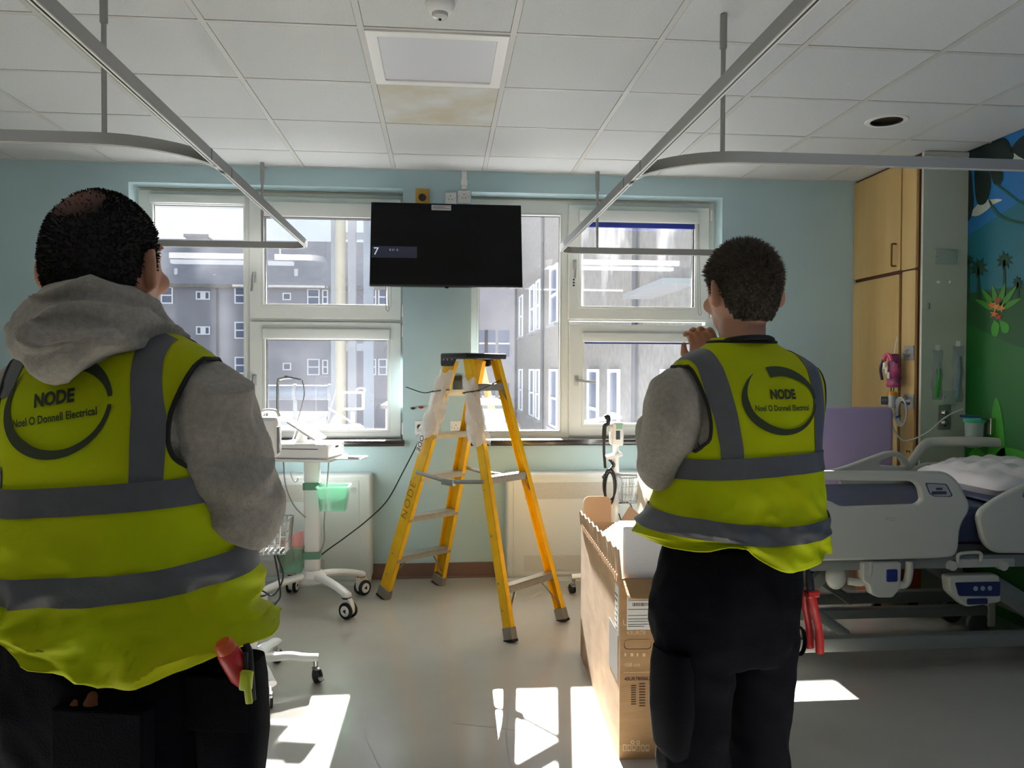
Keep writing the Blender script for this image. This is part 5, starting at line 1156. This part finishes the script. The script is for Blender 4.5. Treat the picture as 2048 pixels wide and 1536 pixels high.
class Person:
    def __init__(s, label, loc, rz):
        s.loc, s.rz, s.label = loc, rz, label; s.MW = xf(loc, rz); s.body = MB()
    def finish_body(s, skin, vox=.0048):
        me = solid(s.body, vox, 2, None, 'person'); me.materials.append(skin); o = bpy.data.objects.new('person', me); COL.objects.link(o)
        o.location = s.loc; o.rotation_euler = (0, 0, s.rz); MW[o] = s.MW; tag(o, s.label, 'person', 'two electricians in hi-vis vests'); s.o = o; return o
def cloth(par, name, mb, vox, sm, fold, m, label=None):
    me = solid(mb, vox, sm, fold, name); me.materials.append(m); o = link(name, me, par)
    if label: o['label'] = label
    return o
def make_vest(per, T, hem, xb_pts, foldf, z_arm):
    """T ring table (z,cx,rx,yb,yf); hem(x,y)->dz of lower edge; xb_pts armhole edge (z->|x|) per side"""
    n, m = 176, 100; z0, z1 = T[0][0], T[-1][0]; G = []
    xbz = {s: ([p[0] for p in xb_pts[s]], [p[1] for p in xb_pts[s]]) for s in (-1, 1)}
    xb = lambda s, z: sum(np.interp(z+d, *xbz[s]) for d in (-.018, -.009, 0, .009, .018))/5
    out = set()
    for i in range(m+1):
        z = z0+(z1-z0)*i/m; cx, rx, yb, yf = interp_rings(T, z); ring = sring(cx, z, rx, yb, yf, n)
        row = []
        for k, p in enumerate(ring):
            nrm = Vector(((p.x-cx)/rx**2, p.y/(yf if p.y > 0 else yb)**2, 0)).normalized()
            p = p+nrm*foldf(p, 2*PI*k/n); w_ = max(0, 1-(z-z0)/.16); p.z += hem(p.x, p.y)*w_*w_
            s = 1 if p.x > 0 else -1
            if z > z_arm and abs(p.x) > xb(s, z): out.add((i, k)); p.x = s*xb(s, z)
            row.append(p)
        G.append(row)
    vs = [p for r in G for p in r]; fs = []
    for i in range(m):
        for k in range(n):
            c = [(i, k), (i, (k+1) % n), (i+1, (k+1) % n), (i+1, k)]
            if not all(t in out for t in c): fs.append(tuple(t[0]*n+t[1] for t in c))
    mb = MB().add(vs, fs); v = mb.build('vest', vest_y, per, 50); v['label'] = 'yellow hi-vis waistcoat'
    # fused copy for ray casting (without armholes removed)
    bvh = BVHTree.FromPolygons([tuple(p) for p in vs], fs)
    sol = v.modifiers.new('thickness', 'SOLIDIFY'); sol.thickness = .003; sol.offset = -1
    return v, bvh, xb
def cast(bvh, o, d, off=.0022):
    h = bvh.ray_cast(Vector(o), Vector(d).normalized())
    return None if h[0] is None else h[0]-Vector(d).normalized()*off
def back(bvh, x, z, off=.0022): return cast(bvh, (x, -1, z), (0, 1, 0), off)
def grid_strip(par, rows, name, m):
    vs, fs, prev = [], [], None; mb = MB()
    for r in rows:
        if any(p is None for p in r): prev = None; continue
        b = len(vs); vs += r
        if prev is not None: fs += [(prev+i, prev+i+1, b+i+1, b+i) for i in range(len(r)-1)]
        prev = b
    return mb.add(vs, fs).build(name, m, par, 60)
def hstripe(v, bvh, zf, w_, cx=0, th0=0, th1=2*PI, n=300):
    rows = []
    for i in range(n+1):
        a = th0+(th1-th0)*i/n; d = Vector((-math.cos(a), -math.sin(a), 0)); r = []
        for k in range(11):
            z = zf(a)+w_*(k/10-.5); r.append(cast(bvh, (cx+math.cos(a), math.sin(a), z), d, .004))
        rows.append(r)
    return grid_strip(v, rows, 'reflective_band', refl)
def vstripe(v, bvh, xf_, z0, w_, phi1=150, zp=1.30):
    rows = []
    for i in range(26):
        z = z0+(zp-z0)*i/25; x = xf_(z); rows.append([back(bvh, x+w_*(k/4-.5), z) for k in range(5)])
    for i in range(1, 40):
        ph = math.radians(phi1*i/39); e = Vector((0, -math.cos(ph), math.sin(ph))); x = xf_(zp+.17*math.sin(min(ph, PI/2)))
        rows.append([cast(bvh, Vector((x+w_*(k/4-.5), 0, zp))+e, -e) for k in range(5)])
    return grid_strip(v, rows, 'reflective_brace', refl)
def logo(v, bvh, cx, cz, a, b, tilt=0):
    ct, st = math.cos(tilt), math.sin(tilt)
    def P(x, z): x, z = x*ct-z*st, x*st+z*ct; return back(bvh, cx+x, cz+z, .0028)
    def arc_(t0, t1, th):
        rows = []
        for i in range(61):
            t = i/60; ang = math.radians(t0+(t1-t0)*t); w_ = np.interp(t, *th); rows.append([P((a-w_*f)*math.cos(ang), (b-w_*f)*math.sin(ang)) for f in (0, .33, .66, 1)])
        return grid_strip(v, rows, 'logo_swoosh', ink)
    arc_(106, 2, ([0, .5, 1], [.024, .02, .007])); arc_(-7, -232, ([0, .3, .55, .75, 1], [.006, .012, .02, .018, .0005]))
    def txt(t, w_, h, x, z, bold=0, shear=0):
        me = text_mesh(t, 1, bold=bold, shear=shear)
        bm = bmesh.new(); bm.from_mesh(me); bmesh.ops.subdivide_edges(bm, edges=bm.edges[:], cuts=1); bm.to_mesh(me); bm.free()
        xs = [q.co.x for q in me.vertices]; ys = [q.co.y for q in me.vertices]; x0, x1, y0, y1 = min(xs), max(xs), min(ys), max(ys)
        for q in me.vertices:
            p = P(x+((q.co.x-x0)/(x1-x0)-.5)*w_, z+((q.co.y-y0)/(y1-y0)-.5)*h); q.co = p if p is not None else Vector((0, 0, 1.3))
        me.materials.append(ink); link('logo_text', me, v)
    txt('NODE', .070, .0235, .003, .0145, .045); txt('Noel O Donnell Electrical', .150, .0135, 0, -.017, .024)
def pipe_path(v, pts, r=.0042, nm='piping'):
    pts = [p for p in pts if p is not None]
    if len(pts) > 2: MB().tube(pts, r, 8).build(nm, piping, v, True)
def armhole_piping(v, bvh, xb, s, z_arm, z_top):
    P = []
    for k in range(30):
        z = z_arm+(z_top-z_arm)*k/29; x = s*(xb(s, z)-.0015); P.append(back(bvh, x, z, 0))
    Q = []
    for k in range(30):
        z = z_arm+(z_top-z_arm)*k/29; x = s*(xb(s, z)-.0015); Q.append(cast(bvh, (x, 1, z), (0, -1, 0), 0))
    P = [p for p in P if p is not None]; Q = [p for p in Q if p is not None]
    pipe_path(v, P+Q[::-1]+P[:1])
def rolls(per_parts): pass
def boots(mb, x, y, ang=0):
    M = xf((x, y, 0), ang); R = []
    for yy, w_, h in ((-.10, .034, .07), (-.06, .042, .10), (0, .042, .105), (.06, .046, .08), (.13, .05, .06), (.18, .042, .05), (.2, .02, .03)):
        R.append([M @ Vector((w_*math.cos(a), yy, max(0, h*.5+h*.5*math.sin(a)))) for a in [2*PI*k/16 for k in range(16)]])
    return mb.rings(R)
# ------------------------------------------------------------------ the hooded man, left
L = Person('electrician in grey hoodie and yellow vest, back turned, nearest on the left', (-.572, 1.45, 0), math.radians(-11))
b = L.body
HL = Matrix.Translation((-.028, .0, 1.602)) @ Matrix.Rotation(math.radians(0), 4, 'Z') @ Matrix.Rotation(math.radians(4), 4, 'X') @ Matrix.Scale(1.12, 4)
head(b, HL); limb(b, [(0, -.0, 1.40), (0, -.012, 1.48), (-.004, -.008, 1.56)], [.058, .058, .06])
b.rings([sring(0, z, rx, y, y) for z, rx, y in ((.84, .15, .10), (.95, .16, .11), (1.1, .155, .10), (1.28, .16, .10), (1.38, .15, .085), (1.43, .10, .06), (1.46, .06, .05))])
for s in (-1, 1):
    limb(b, [(s*.14, 0, 1.38), (s*.185, .0, 1.27), (s*.215, .03, 1.16)], [.045, .045, .04]); limb(b, [(s*.215, .03, 1.16), (s*.11, .17, 1.15), (-s*.03, .21, 1.17+.02*s)], [.04, .036, .028])
    hand(b, Matrix.Translation((-s*.03, .21, 1.17+.02*s)) @ Matrix.Rotation(s*1.35, 4, 'Z') @ Matrix.Rotation(s*1.2, 4, 'Y'), .35, s)
    limb(b, [(s*.09, 0, .86), (s*.10, .01, .48), (s*.105, -.01, .09)], [.08, .052, .038]); b.sphere((s*.105, .05, .05), (.035, .10, .04))
pl_ = L.finish_body(skinL)
# hair with a thin crown
def hair_mat(name, c, bald=None, skin=None):
    m = mat(name, c, .75, var=.3, vs=60)
    if bald:
        n = m.node_tree; bs_ = n.nodes['Principled BSDF']; t = n.nodes.new('ShaderNodeTexCoord'); vd = n.nodes.new('ShaderNodeVectorMath'); vd.operation = 'DISTANCE'; vd.inputs[1].default_value = bald[0]
        ns_ = n.nodes.new('ShaderNodeTexNoise'); ns_.inputs['Scale'].default_value = 160; ad = n.nodes.new('ShaderNodeMath'); ad.operation = 'MULTIPLY_ADD'; ad.inputs[1].default_value = .03
        mr = n.nodes.new('ShaderNodeMapRange'); mr.inputs['From Min'].default_value = bald[1]*.4+.012; mr.inputs['From Max'].default_value = bald[1]+.018; mr.inputs['To Min'].default_value = 1; mr.inputs['To Max'].default_value = 0
        mxx = n.nodes.new('ShaderNodeMixRGB'); mxx.inputs[1].default_value = lin(c)+(1,); mxx.inputs[2].default_value = lin(skin)+(1,)
        n.links.new(t.outputs['Object'], vd.inputs[0]); n.links.new(t.outputs['Object'], ns_.inputs['Vector']); n.links.new(ns_.outputs['Fac'], ad.inputs[0]); n.links.new(vd.outputs['Value'], ad.inputs[2]); n.links.new(ad.outputs[0], mr.inputs['Value']); n.links.new(mr.outputs[0], mxx.inputs[0]); n.links.new(mxx.outputs[0], bs_.inputs['Base Color'])
    return m
bald_h = Vector((-.005, -.052, .088)); bald_l = HL @ bald_h
hair(pl_, HL, hair_mat('dark_buzz_hair', (24, 18, 17), (bald_l, .05), (104, 62, 52)), .0045, .006, 7000, 'hair', 1, (.8, (0, -.1, -.1), .5), (bald_h, .04))
TL = [(.90, 0, .268, .168, .17), (.97, 0, .252, .165, .17), (1.05, 0, .226, .16, .165), (1.12, 0, .21, .155, .16), (1.2, 0, .198, .15, .152), (1.28, 0, .194, .147, .14), (1.35, 0, .192, .138, .125), (1.40, 0, .186, .122, .105), (1.43, 0, .176, .104, .09), (1.455, 0, .145, .082, .075), (1.475, 0, .105, .066, .062), (1.49, 0, .085, .058, .058)]
# hoodie: torso, sleeves
hb = MB(); hb.rings([sring(t[1], t[0], t[2]-.02, t[3]-.02, t[4]-.02) for t in TL[2:]])
for s in (-1, 1):
    limb(hb, [(s*.125, -.0, 1.365), (s*.168, -.005, 1.345), (s*.196, -.005, 1.26), (s*.215, .02, 1.165)], [.06, .074, .073, .066], 20)
    limb(hb, [(s*.215, .02, 1.165), (s*.17, .12, 1.145), (s*.06, .205, 1.16), (-s*.02, .22, 1.18)], [.068, .06, .05, .042], 20)
def foldL(c):
    if abs(c.x) < .13: return 0
    q = Vector((c.x*10, c.y*9, c.z*13+c.x*6)); n1 = mn.noise(q); n2 = mn.noise(q*2.1+Vector((5, 2, 1)))
    return .018*(1-2*abs(n1)) + .006*n2 - .004
cloth(pl_, 'hoodie', hb, .0062, 3, foldL, fleece, 'grey marl hooded sweatshirt')
# hood bunched on the shoulders
h = MB()
def loop(pts, r):
    Q = pts + [(-x, y, z) for x, y, z in pts[::-1][1:-1]]; Q = curve_pts(Q+[Q[0]], 6); h.tube(Q, r if not isinstance(r, (list, tuple)) else r[0], 14, True)
h.rings([sring(0, z, rx, yb, yf) for z, rx, yb, yf in ((1.40, .12, .12, .10), (1.45, .125, .125, .09), (1.50, .105, .11, .08), (1.535, .085, .088, .07))])
loop([(0, -.108, 1.552), (.062, -.088, 1.548), (.098, -.025, 1.522), (.095, .045, 1.488), (.05, .09, 1.455), (0, .10, 1.445)], .026)
loop([(0, -.132, 1.500), (.075, -.112, 1.502), (.122, -.035, 1.482), (.115, .045, 1.452), (.06, .095, 1.42), (0, .105, 1.41)], .033)
h.sphere((.0, -.125, 1.462), (.118, .05, .046), 24, 14); h.sphere((-.004, -.148, 1.432), (.085, .038, .042), 24, 14); h.sphere((-.008, -.158, 1.412), (.042, .03, .032), 20, 12)
h.tube(curve_pts([(-.125, -.05, 1.468), (-.095, -.12, 1.448), (-.045, -.158, 1.42), (-.008, -.17, 1.406), (.05, -.155, 1.432), (.10, -.105, 1.460), (.13, -.03, 1.466)], 5), .022, 12)
h.tube(curve_pts([(-.10, -.10, 1.515), (-.02, -.15, 1.475), (.07, -.135, 1.492), (.125, -.06, 1.492)], 5), .018, 12)
h.tube(curve_pts([(-.11, -.12, 1.49), (-.03, -.165, 1.465), (.05, -.155, 1.47), (.12, -.09, 1.482)], 5), .017, 12)
def foldH(c): q = Vector((c.x*9, c.y*7, c.z*22-c.x*6)); return .015*(1-2.2*abs(mn.noise(q))**.7)+.002
h.v = [(x*.74-.016, y, 1.416+(z-1.405)*.80) for x, y, z in h.v]
cloth(pl_, 'hood', h, .006, 2, foldH, fleece)
# vest
def fvL(p, a):
    wz = max(0, min(1, (1.22-p.z)/.25)); q = Vector((p.x*7+p.z*5, p.y*4+3, p.z*9-p.x*6))
    return .004*mn.noise(q*1.3) + wz*(.024*(1-2*abs(mn.noise(q)))+.010*(1-2*abs(mn.noise(q*2.2+Vector((3, 1, 7)))))+.004*math.sin(p.x*34+p.z*22+p.y*10))
def hemL(x, y): return np.interp(x, [-.25, -.1, -.06, -.02, .03, .07, .11, .15, .19, .22, .26], [.125, .075, .06, .042, .024, .016, .014, .018, .028, .04, .062]) + .003*math.sin(x*40)
xbL = {s: [(1.235, .197), (1.25, .168), (1.28, .150), (1.33, .150), (1.38, .160), (1.42, .170), (1.45, .178)] for s in (-1, 1)}
vL, bvL, xbf = make_vest(pl_, TL, hemL, xbL, fvL, 1.238)
hstripe(vL, bvL, lambda a: 1.200+.012*math.cos(a), .046); hstripe(vL, bvL, lambda a: 1.060+.022*math.cos(a)+.006*math.sin(2*a), .046)
for s in (-1, 1): vstripe(vL, bvL, lambda z, s=s: s*((.124 if s > 0 else .150)-.020*max(0, (z-1.36)/.1)), 1.215, .046); armhole_piping(vL, bvL, xbf, s, 1.238, 1.445)
logo(vL, bvL, -.028, 1.351, .099, .084, .16)
# trousers
tb_ = MB(); tb_.rings([sring(0, z, rx, yb, yf) for z, rx, yb, yf in ((.68, .20, .12, .12), (.76, .215, .14, .13), (.84, .222, .15, .13), (.92, .21, .14, .13), (1.0, .19, .125, .12))])
for s in (-1, 1): limb(tb_, [(s*.105, -.005, .72), (s*.11, .0, .5), (s*.105, -.015, .2), (s*.105, -.01, .07)], [.115, .09, .078, .07], 20)
def foldT(c): q = Vector((c.x*9, c.y*9, c.z*8+c.x*5)); return .007*(1-2*abs(mn.noise(q)))+.004*mn.noise(q*3)
cloth(pl_, 'trousers', tb_, .0075, 3, foldT, trouser, 'black work trousers')
bt = MB(); boots(bt, .105, 0, -.1); o = cloth(pl_, 'boot', bt, .006, 2, None, bootm); bt = MB(); boots(bt, -.105, 0, .1); cloth(pl_, 'boot', bt, .006, 2, None, bootm)
# tools at his right hip
pch = thing('tool_pouch', 'black tool pouch on the right hip of the hooded man', 'tool pouch', tuple(L.MW @ Vector((.235, -.055, .72))), L.rz)
R = [sring(.0, z, rx, ry, ry, 24, 3) for z, rx, ry in ((-.02, .03, .025), (.0, .05, .045), (.08, .058, .05), (.17, .055, .045), (.205, .05, .04))]
MB().rings(R).build('holster', trouser, pch, True); MB().box((-.055, -.052, .10), (.055, -.047, .19), bev=.003).build('front_pocket', trouser, pch)
MB().box((-.06, .0, .19), (.02, .03, .215), bev=.004).build('belt_loop', trouser, pch)
red = mat('handle_red', (186, 42, 40), .4); 
def toolat(px, py, y): return tuple(at(px, py, 'y', y))
sdv = thing('screwdriver', 'screwdriver with red and orange handle in the tool pouch', 'screwdriver', toolat(463, 1316, 1.255), L.rz)
Mt = xf((0, 0, 0), 0, -.3, .35)
MB().lathe([(0, -.05), (.012, -.05), (.0175, -.035), (.0185, 0), (.0175, .012), (.0155, .016)], 16, Mt).build('handle', red, sdv, True)
MB().lathe([(.0155, .016), (.0155, .026), (.011, .033), (0, .034)], 16, Mt).build('handle_cap', mat('cap_orange', (206, 86, 40), .4), sdv, True)
MB().tube([Mt @ Vector((0, 0, -.075)), Mt @ Vector((0, 0, -.05))], .003, 8).build('shaft', steel, sdv, True)
pen = thing('marker_pen', 'black marker pen clipped upright in the tool pouch', 'pen', toolat(496, 1325, 1.26), L.rz)
MB().tube([(.006, 0, -.06), (0, 0, .02), (-.003, 0, .03)], [.007, .007, .005], 10).build('barrel', black_plastic, pen, True); MB().box((-.002, -.012, -.03), (.004, -.007, .02)).build('clip', black_plastic, pen)
ylt = thing('highlighter', 'lime green highlighter clipped on the tool pouch', 'pen', toolat(492, 1366, 1.245), L.rz)
MB().box((-.010, -.006, -.012), (.010, .006, .020), xf((0, 0, 0), 0, .1), .004).build('cap', mat('lime', (176, 190, 40), .4), ylt, True); MB().box((.0, -.012, -.03), (.012, -.006, .018), xf((0, 0, 0), 0, -.12), .003).build('clip', mat('lime', (0, 0, 0)), ylt, True)
glv = mat('tan_glove', (124, 72, 44), .8)
for k, (px, py, r_) in enumerate(((153, 1408, .011), (186, 1400, .015))):
    g_ = thing('work_glove', ('smaller brown glove fingertip in the back pocket of the hooded man', 'larger brown glove fingertip in the back pocket of the hooded man')[k], 'glove', toolat(px, py, 1.306), L.rz)
    MB().tube([(0, 0, -.03), (.0, 0, -.002), (.002, 0, .006)], [r_, r_, r_*.75], 12).sphere((.002, 0, .006), r_*.75, 12, 8).build('finger', glv, g_, True)
pkl = L.MW.inverted() @ at(205, 1419, 'y', 1.280)
MB().box((pkl.x-.085, pkl.y-.006, pkl.z-.13), (pkl.x+.07, pkl.y+.03, pkl.z), bev=.004).build('back_pocket', trouser, pl_)
# ------------------------------------------------------------------ the man with hand on chin, right
Rr = Person('electrician in yellow vest with hand on chin, standing right of the cardboard box', (.73, 1.85, 0), math.radians(14))
b = Rr.body
HRM = Matrix.Translation((.004, .0, 1.610)) @ Matrix.Rotation(math.radians(-3), 4, 'Z') @ Matrix.Rotation(math.radians(-3), 4, 'X')
head(b, HRM, .96); limb(b, [(0, .005, 1.40), (.0, -.004, 1.48), (.0, -.004, 1.55)], [.055, .055, .056])
b.rings([sring(0, z, rx, y, y) for z, rx, y in ((.84, .15, .10), (.95, .155, .105), (1.1, .15, .10), (1.28, .155, .10), (1.38, .15, .085), (1.43, .10, .06), (1.46, .06, .05))])
limb(b, [(-.14, 0, 1.38), (-.185, .0, 1.28), (-.205, .03, 1.195)], [.045, .045, .04]); limb(b, [(-.205, .03, 1.195), (-.14, .10, 1.32), (-.016, .135, 1.405)], [.04, .036, .028])
hand(b, Matrix.Translation((-.010, .135, 1.412)) @ Matrix.Rotation(math.radians(-25), 4, 'Z') @ Matrix.Rotation(math.radians(62), 4, 'X') @ Matrix.Rotation(math.radians(150), 4, 'Y'), 1.0, -1)
limb(b, [(.14, 0, 1.38), (.195, .07, 1.28), (.205, .13, 1.2)], [.045, .045, .04]); limb(b, [(.205, .13, 1.2), (.09, .2, 1.16), (-.03, .19, 1.165)], [.04, .036, .028])
hand(b, Matrix.Translation((-.03, .19, 1.165)) @ Matrix.Rotation(1.5, 4, 'Z') @ Matrix.Rotation(1.3, 4, 'Y'), .6, 1)
for x0, x1 in ((-.13, -.135), (.05, .05)): limb(b, [(x0, 0, .86), (x1, .01, .48), (x1, -.01, .09)], [.08, .052, .038]); b.sphere((x1, .05, .05), (.035, .10, .04))
pr_ = Rr.finish_body(skinR)
hair(pr_, HRM, hair_mat('grey_brown_hair', (78, 68, 56)), .010, .020, 9000, 'hair', 4, (.55, (0, .35, .15), .8))
TR = [(.945, -.02, .222, .15, .15), (1.03, -.018, .218, .15, .15), (1.10, -.008, .211, .147, .147), (1.16, 0, .202, .145, .142), (1.24, .006, .194, .143, .137), (1.32, .012, .197, .137, .126), (1.38, .014, .200, .122, .11), (1.42, .010, .190, .104, .094), (1.447, .004, .155, .082, .076), (1.47, 0, .105, .066, .062), (1.493, 0, .072, .058, .058)]
hb = MB(); hb.rings([sring(t[1], t[0], t[2]-.02, t[3]-.02, t[4]-.02) for t in TR[2:-1]])
limb(hb, [(-.125, 0, 1.365), (-.170, 0, 1.345), (-.196, .0, 1.27), (-.208, .03, 1.195)], [.06, .074, .068, .062], 20); limb(hb, [(-.208, .03, 1.195), (-.165, .085, 1.265), (-.05, .125, 1.355)], [.063, .055, .042], 20)
limb(hb, [(.13, 0, 1.365), (.178, .03, 1.345), (.205, .09, 1.27), (.205, .13, 1.2)], [.06, .074, .07, .062], 20); limb(hb, [(.205, .13, 1.2), (.09, .2, 1.16), (-.01, .19, 1.165)], [.062, .052, .04], 20)
def foldR(c):
    if abs(c.x) < .12: return 0
    q = Vector((c.x*9, c.y*9, c.z*7+c.x*9)); return .014*(1-2*abs(mn.noise(q))) + .005*mn.noise(q*2.3) - .003
cloth(pr_, 'sweatshirt', hb, .0062, 3, foldR, fleece, 'grey sweatshirt sleeves under the vest')
cl_ = MB(); cl_.tube([(.068*math.cos(a), -.012+.062*math.sin(a), 1.480-.012*math.sin(a)) for a in [2*PI*k/32 for k in range(33)]], .0065, 10, False).build('collar', piping, pr_, True)
def fvR(p, a):
    wz = max(0, min(1, (1.20-p.z)/.2)); q = Vector((p.x*8-p.z*4, p.y*4+9, p.z*9+p.x*5))
    return .003*mn.noise(q*1.3) + wz*(.021*(1-2*abs(mn.noise(q)))+.009*(1-2*abs(mn.noise(q*2.2+Vector((3, 1, 7)))))+.005*math.sin(p.x*26-p.z*30))
def hemR(x, y):
    t = np.interp(x, [-.24, -.17, -.12, -.05, .0, .08, .15, .2], [0]*8) if False else sum(np.interp(x+d, [-.24, -.17, -.12, -.05, .0, .08, .15, .2], [.07, .062, .09, .035, .010, .008, .04, .02]) for d in (-.03, -.02, -.01, 0, .01, .02, .03))/7; return t
xbR = {-1: [(1.22, .19), (1.24, .155), (1.28, .148), (1.33, .152), (1.38, .163), (1.42, .172), (1.45, .18)], 1: [(1.27, .215), (1.29, .2), (1.33, .198), (1.38, .2), (1.42, .198), (1.45, .19)]}
vR, bvR, xbf = make_vest(pr_, TR, hemR, xbR, fvR, 1.225)
hstripe(vR, bvR, lambda a: 1.190+.006*math.cos(a)-.006*math.sin(a), .047); hstripe(vR, bvR, lambda a: 1.056-.006*math.cos(a)+.01*math.sin(a)+.006*math.cos(2*a), .042)
vstripe(vR, bvR, lambda z: -.110-.028*max(0, (z-1.24)/.22), 1.20, .048); vstripe(vR, bvR, lambda z: .142-.0*max(0, (z-1.3)/.15), 1.20, .048)
for s in (-1, 1): armhole_piping(vR, bvR, xbf, s, 1.228 if s < 0 else 1.28, 1.445)
logo(vR, bvR, .02, 1.345, .105, .079, .0)
nk = [cast(bvR, (math.cos(a), math.sin(a), 1.482), (-math.cos(a), -math.sin(a), 0), 0) for a in [2*PI*k/40 for k in range(41)]]; pipe_path(vR, nk, .0045)
tb_ = MB(); tb_.rings([sring(cx, z, rx, yb, yf) for z, cx, rx, yb, yf in ((.72, -.04, .165, .11, .11), (.78, -.042, .18, .125, .12), (.86, -.042, .188, .132, .12), (.94, -.03, .18, .125, .12), (1.0, -.02, .17, .115, .115))])
limb(tb_, [(-.13, -.01, .76), (-.140, -.02, .52), (-.135, -.03, .25), (-.135, -.02, .06)], [.095, .082, .076, .074], 20); limb(tb_, [(.052, -.01, .76), (.052, .0, .52), (.055, -.01, .25), (.055, .0, .06)], [.092, .082, .078, .076], 20)
tR = cloth(pr_, 'trousers', tb_, .0075, 3, foldT, trouser, 'dark navy work trousers')
# holster pocket on the left thigh and hammer loop on the right
pk_ = MB(); pk_.rings([sring(-.205, z, rx, ry, ry, 24, 2.6, -.03) for z, rx, ry in ((.50, .012, .03), (.53, .028, .06), (.62, .036, .075), (.72, .034, .07), (.76, .03, .06))]); pk_.build('thigh_pocket', trouser, pr_, True)
lp_ = MB().tube(curve_pts([(.125, -.05, .79), (.15, -.052, .775), (.157, -.052, .74), (.147, -.05, .715), (.12, -.05, .72)], 5), .007, 8, flat=(1, .5)); lp_.build('hammer_loop', trouser, pr_, True)
bt = MB(); boots(bt, -.135, 0, .1); cloth(pr_, 'boot', bt, .006, 2, None, bootm); bt = MB(); boots(bt, .055, 0, -.15); cloth(pr_, 'boot', bt, .006, 2, None, bootm)
pli = thing('pliers', 'red handled pliers hanging from the right hip of the man at the carton', 'pliers', tuple(Rr.MW @ Vector((.168, -.06, .87))), Rr.rz)
MB().tube([(-.012, 0, .055), (-.006, 0, .03), (-.002, 0, .0)], [.006, .012, .011], 10, flat=(1, .6)).build('jaws', mat('plier_steel', (60, 60, 62), .4, metal=.7), pli, True)
MB().tube(curve_pts([(-.004, 0, .0), (.008, 0, -.04), (.024, .0, -.10), (.028, 0, -.155)], 5), [.0125]*6+[.0105]*5+[.0115]*5, 12, flat=(1, .75)).build('handle', red, pli, True)
MB().tube(curve_pts([(-.006, .014, .0), (.0, .022, -.04), (.016, .026, -.10), (.020, .026, -.15)], 5), [.0115]*6+[.01]*5+[.011]*5, 12, flat=(1, .75)).build('handle', red, pli, True)
MB().box((-.014, -.009, -.014), (.02, .012, .004), bev=.004).build('handle_guard', red, pli)
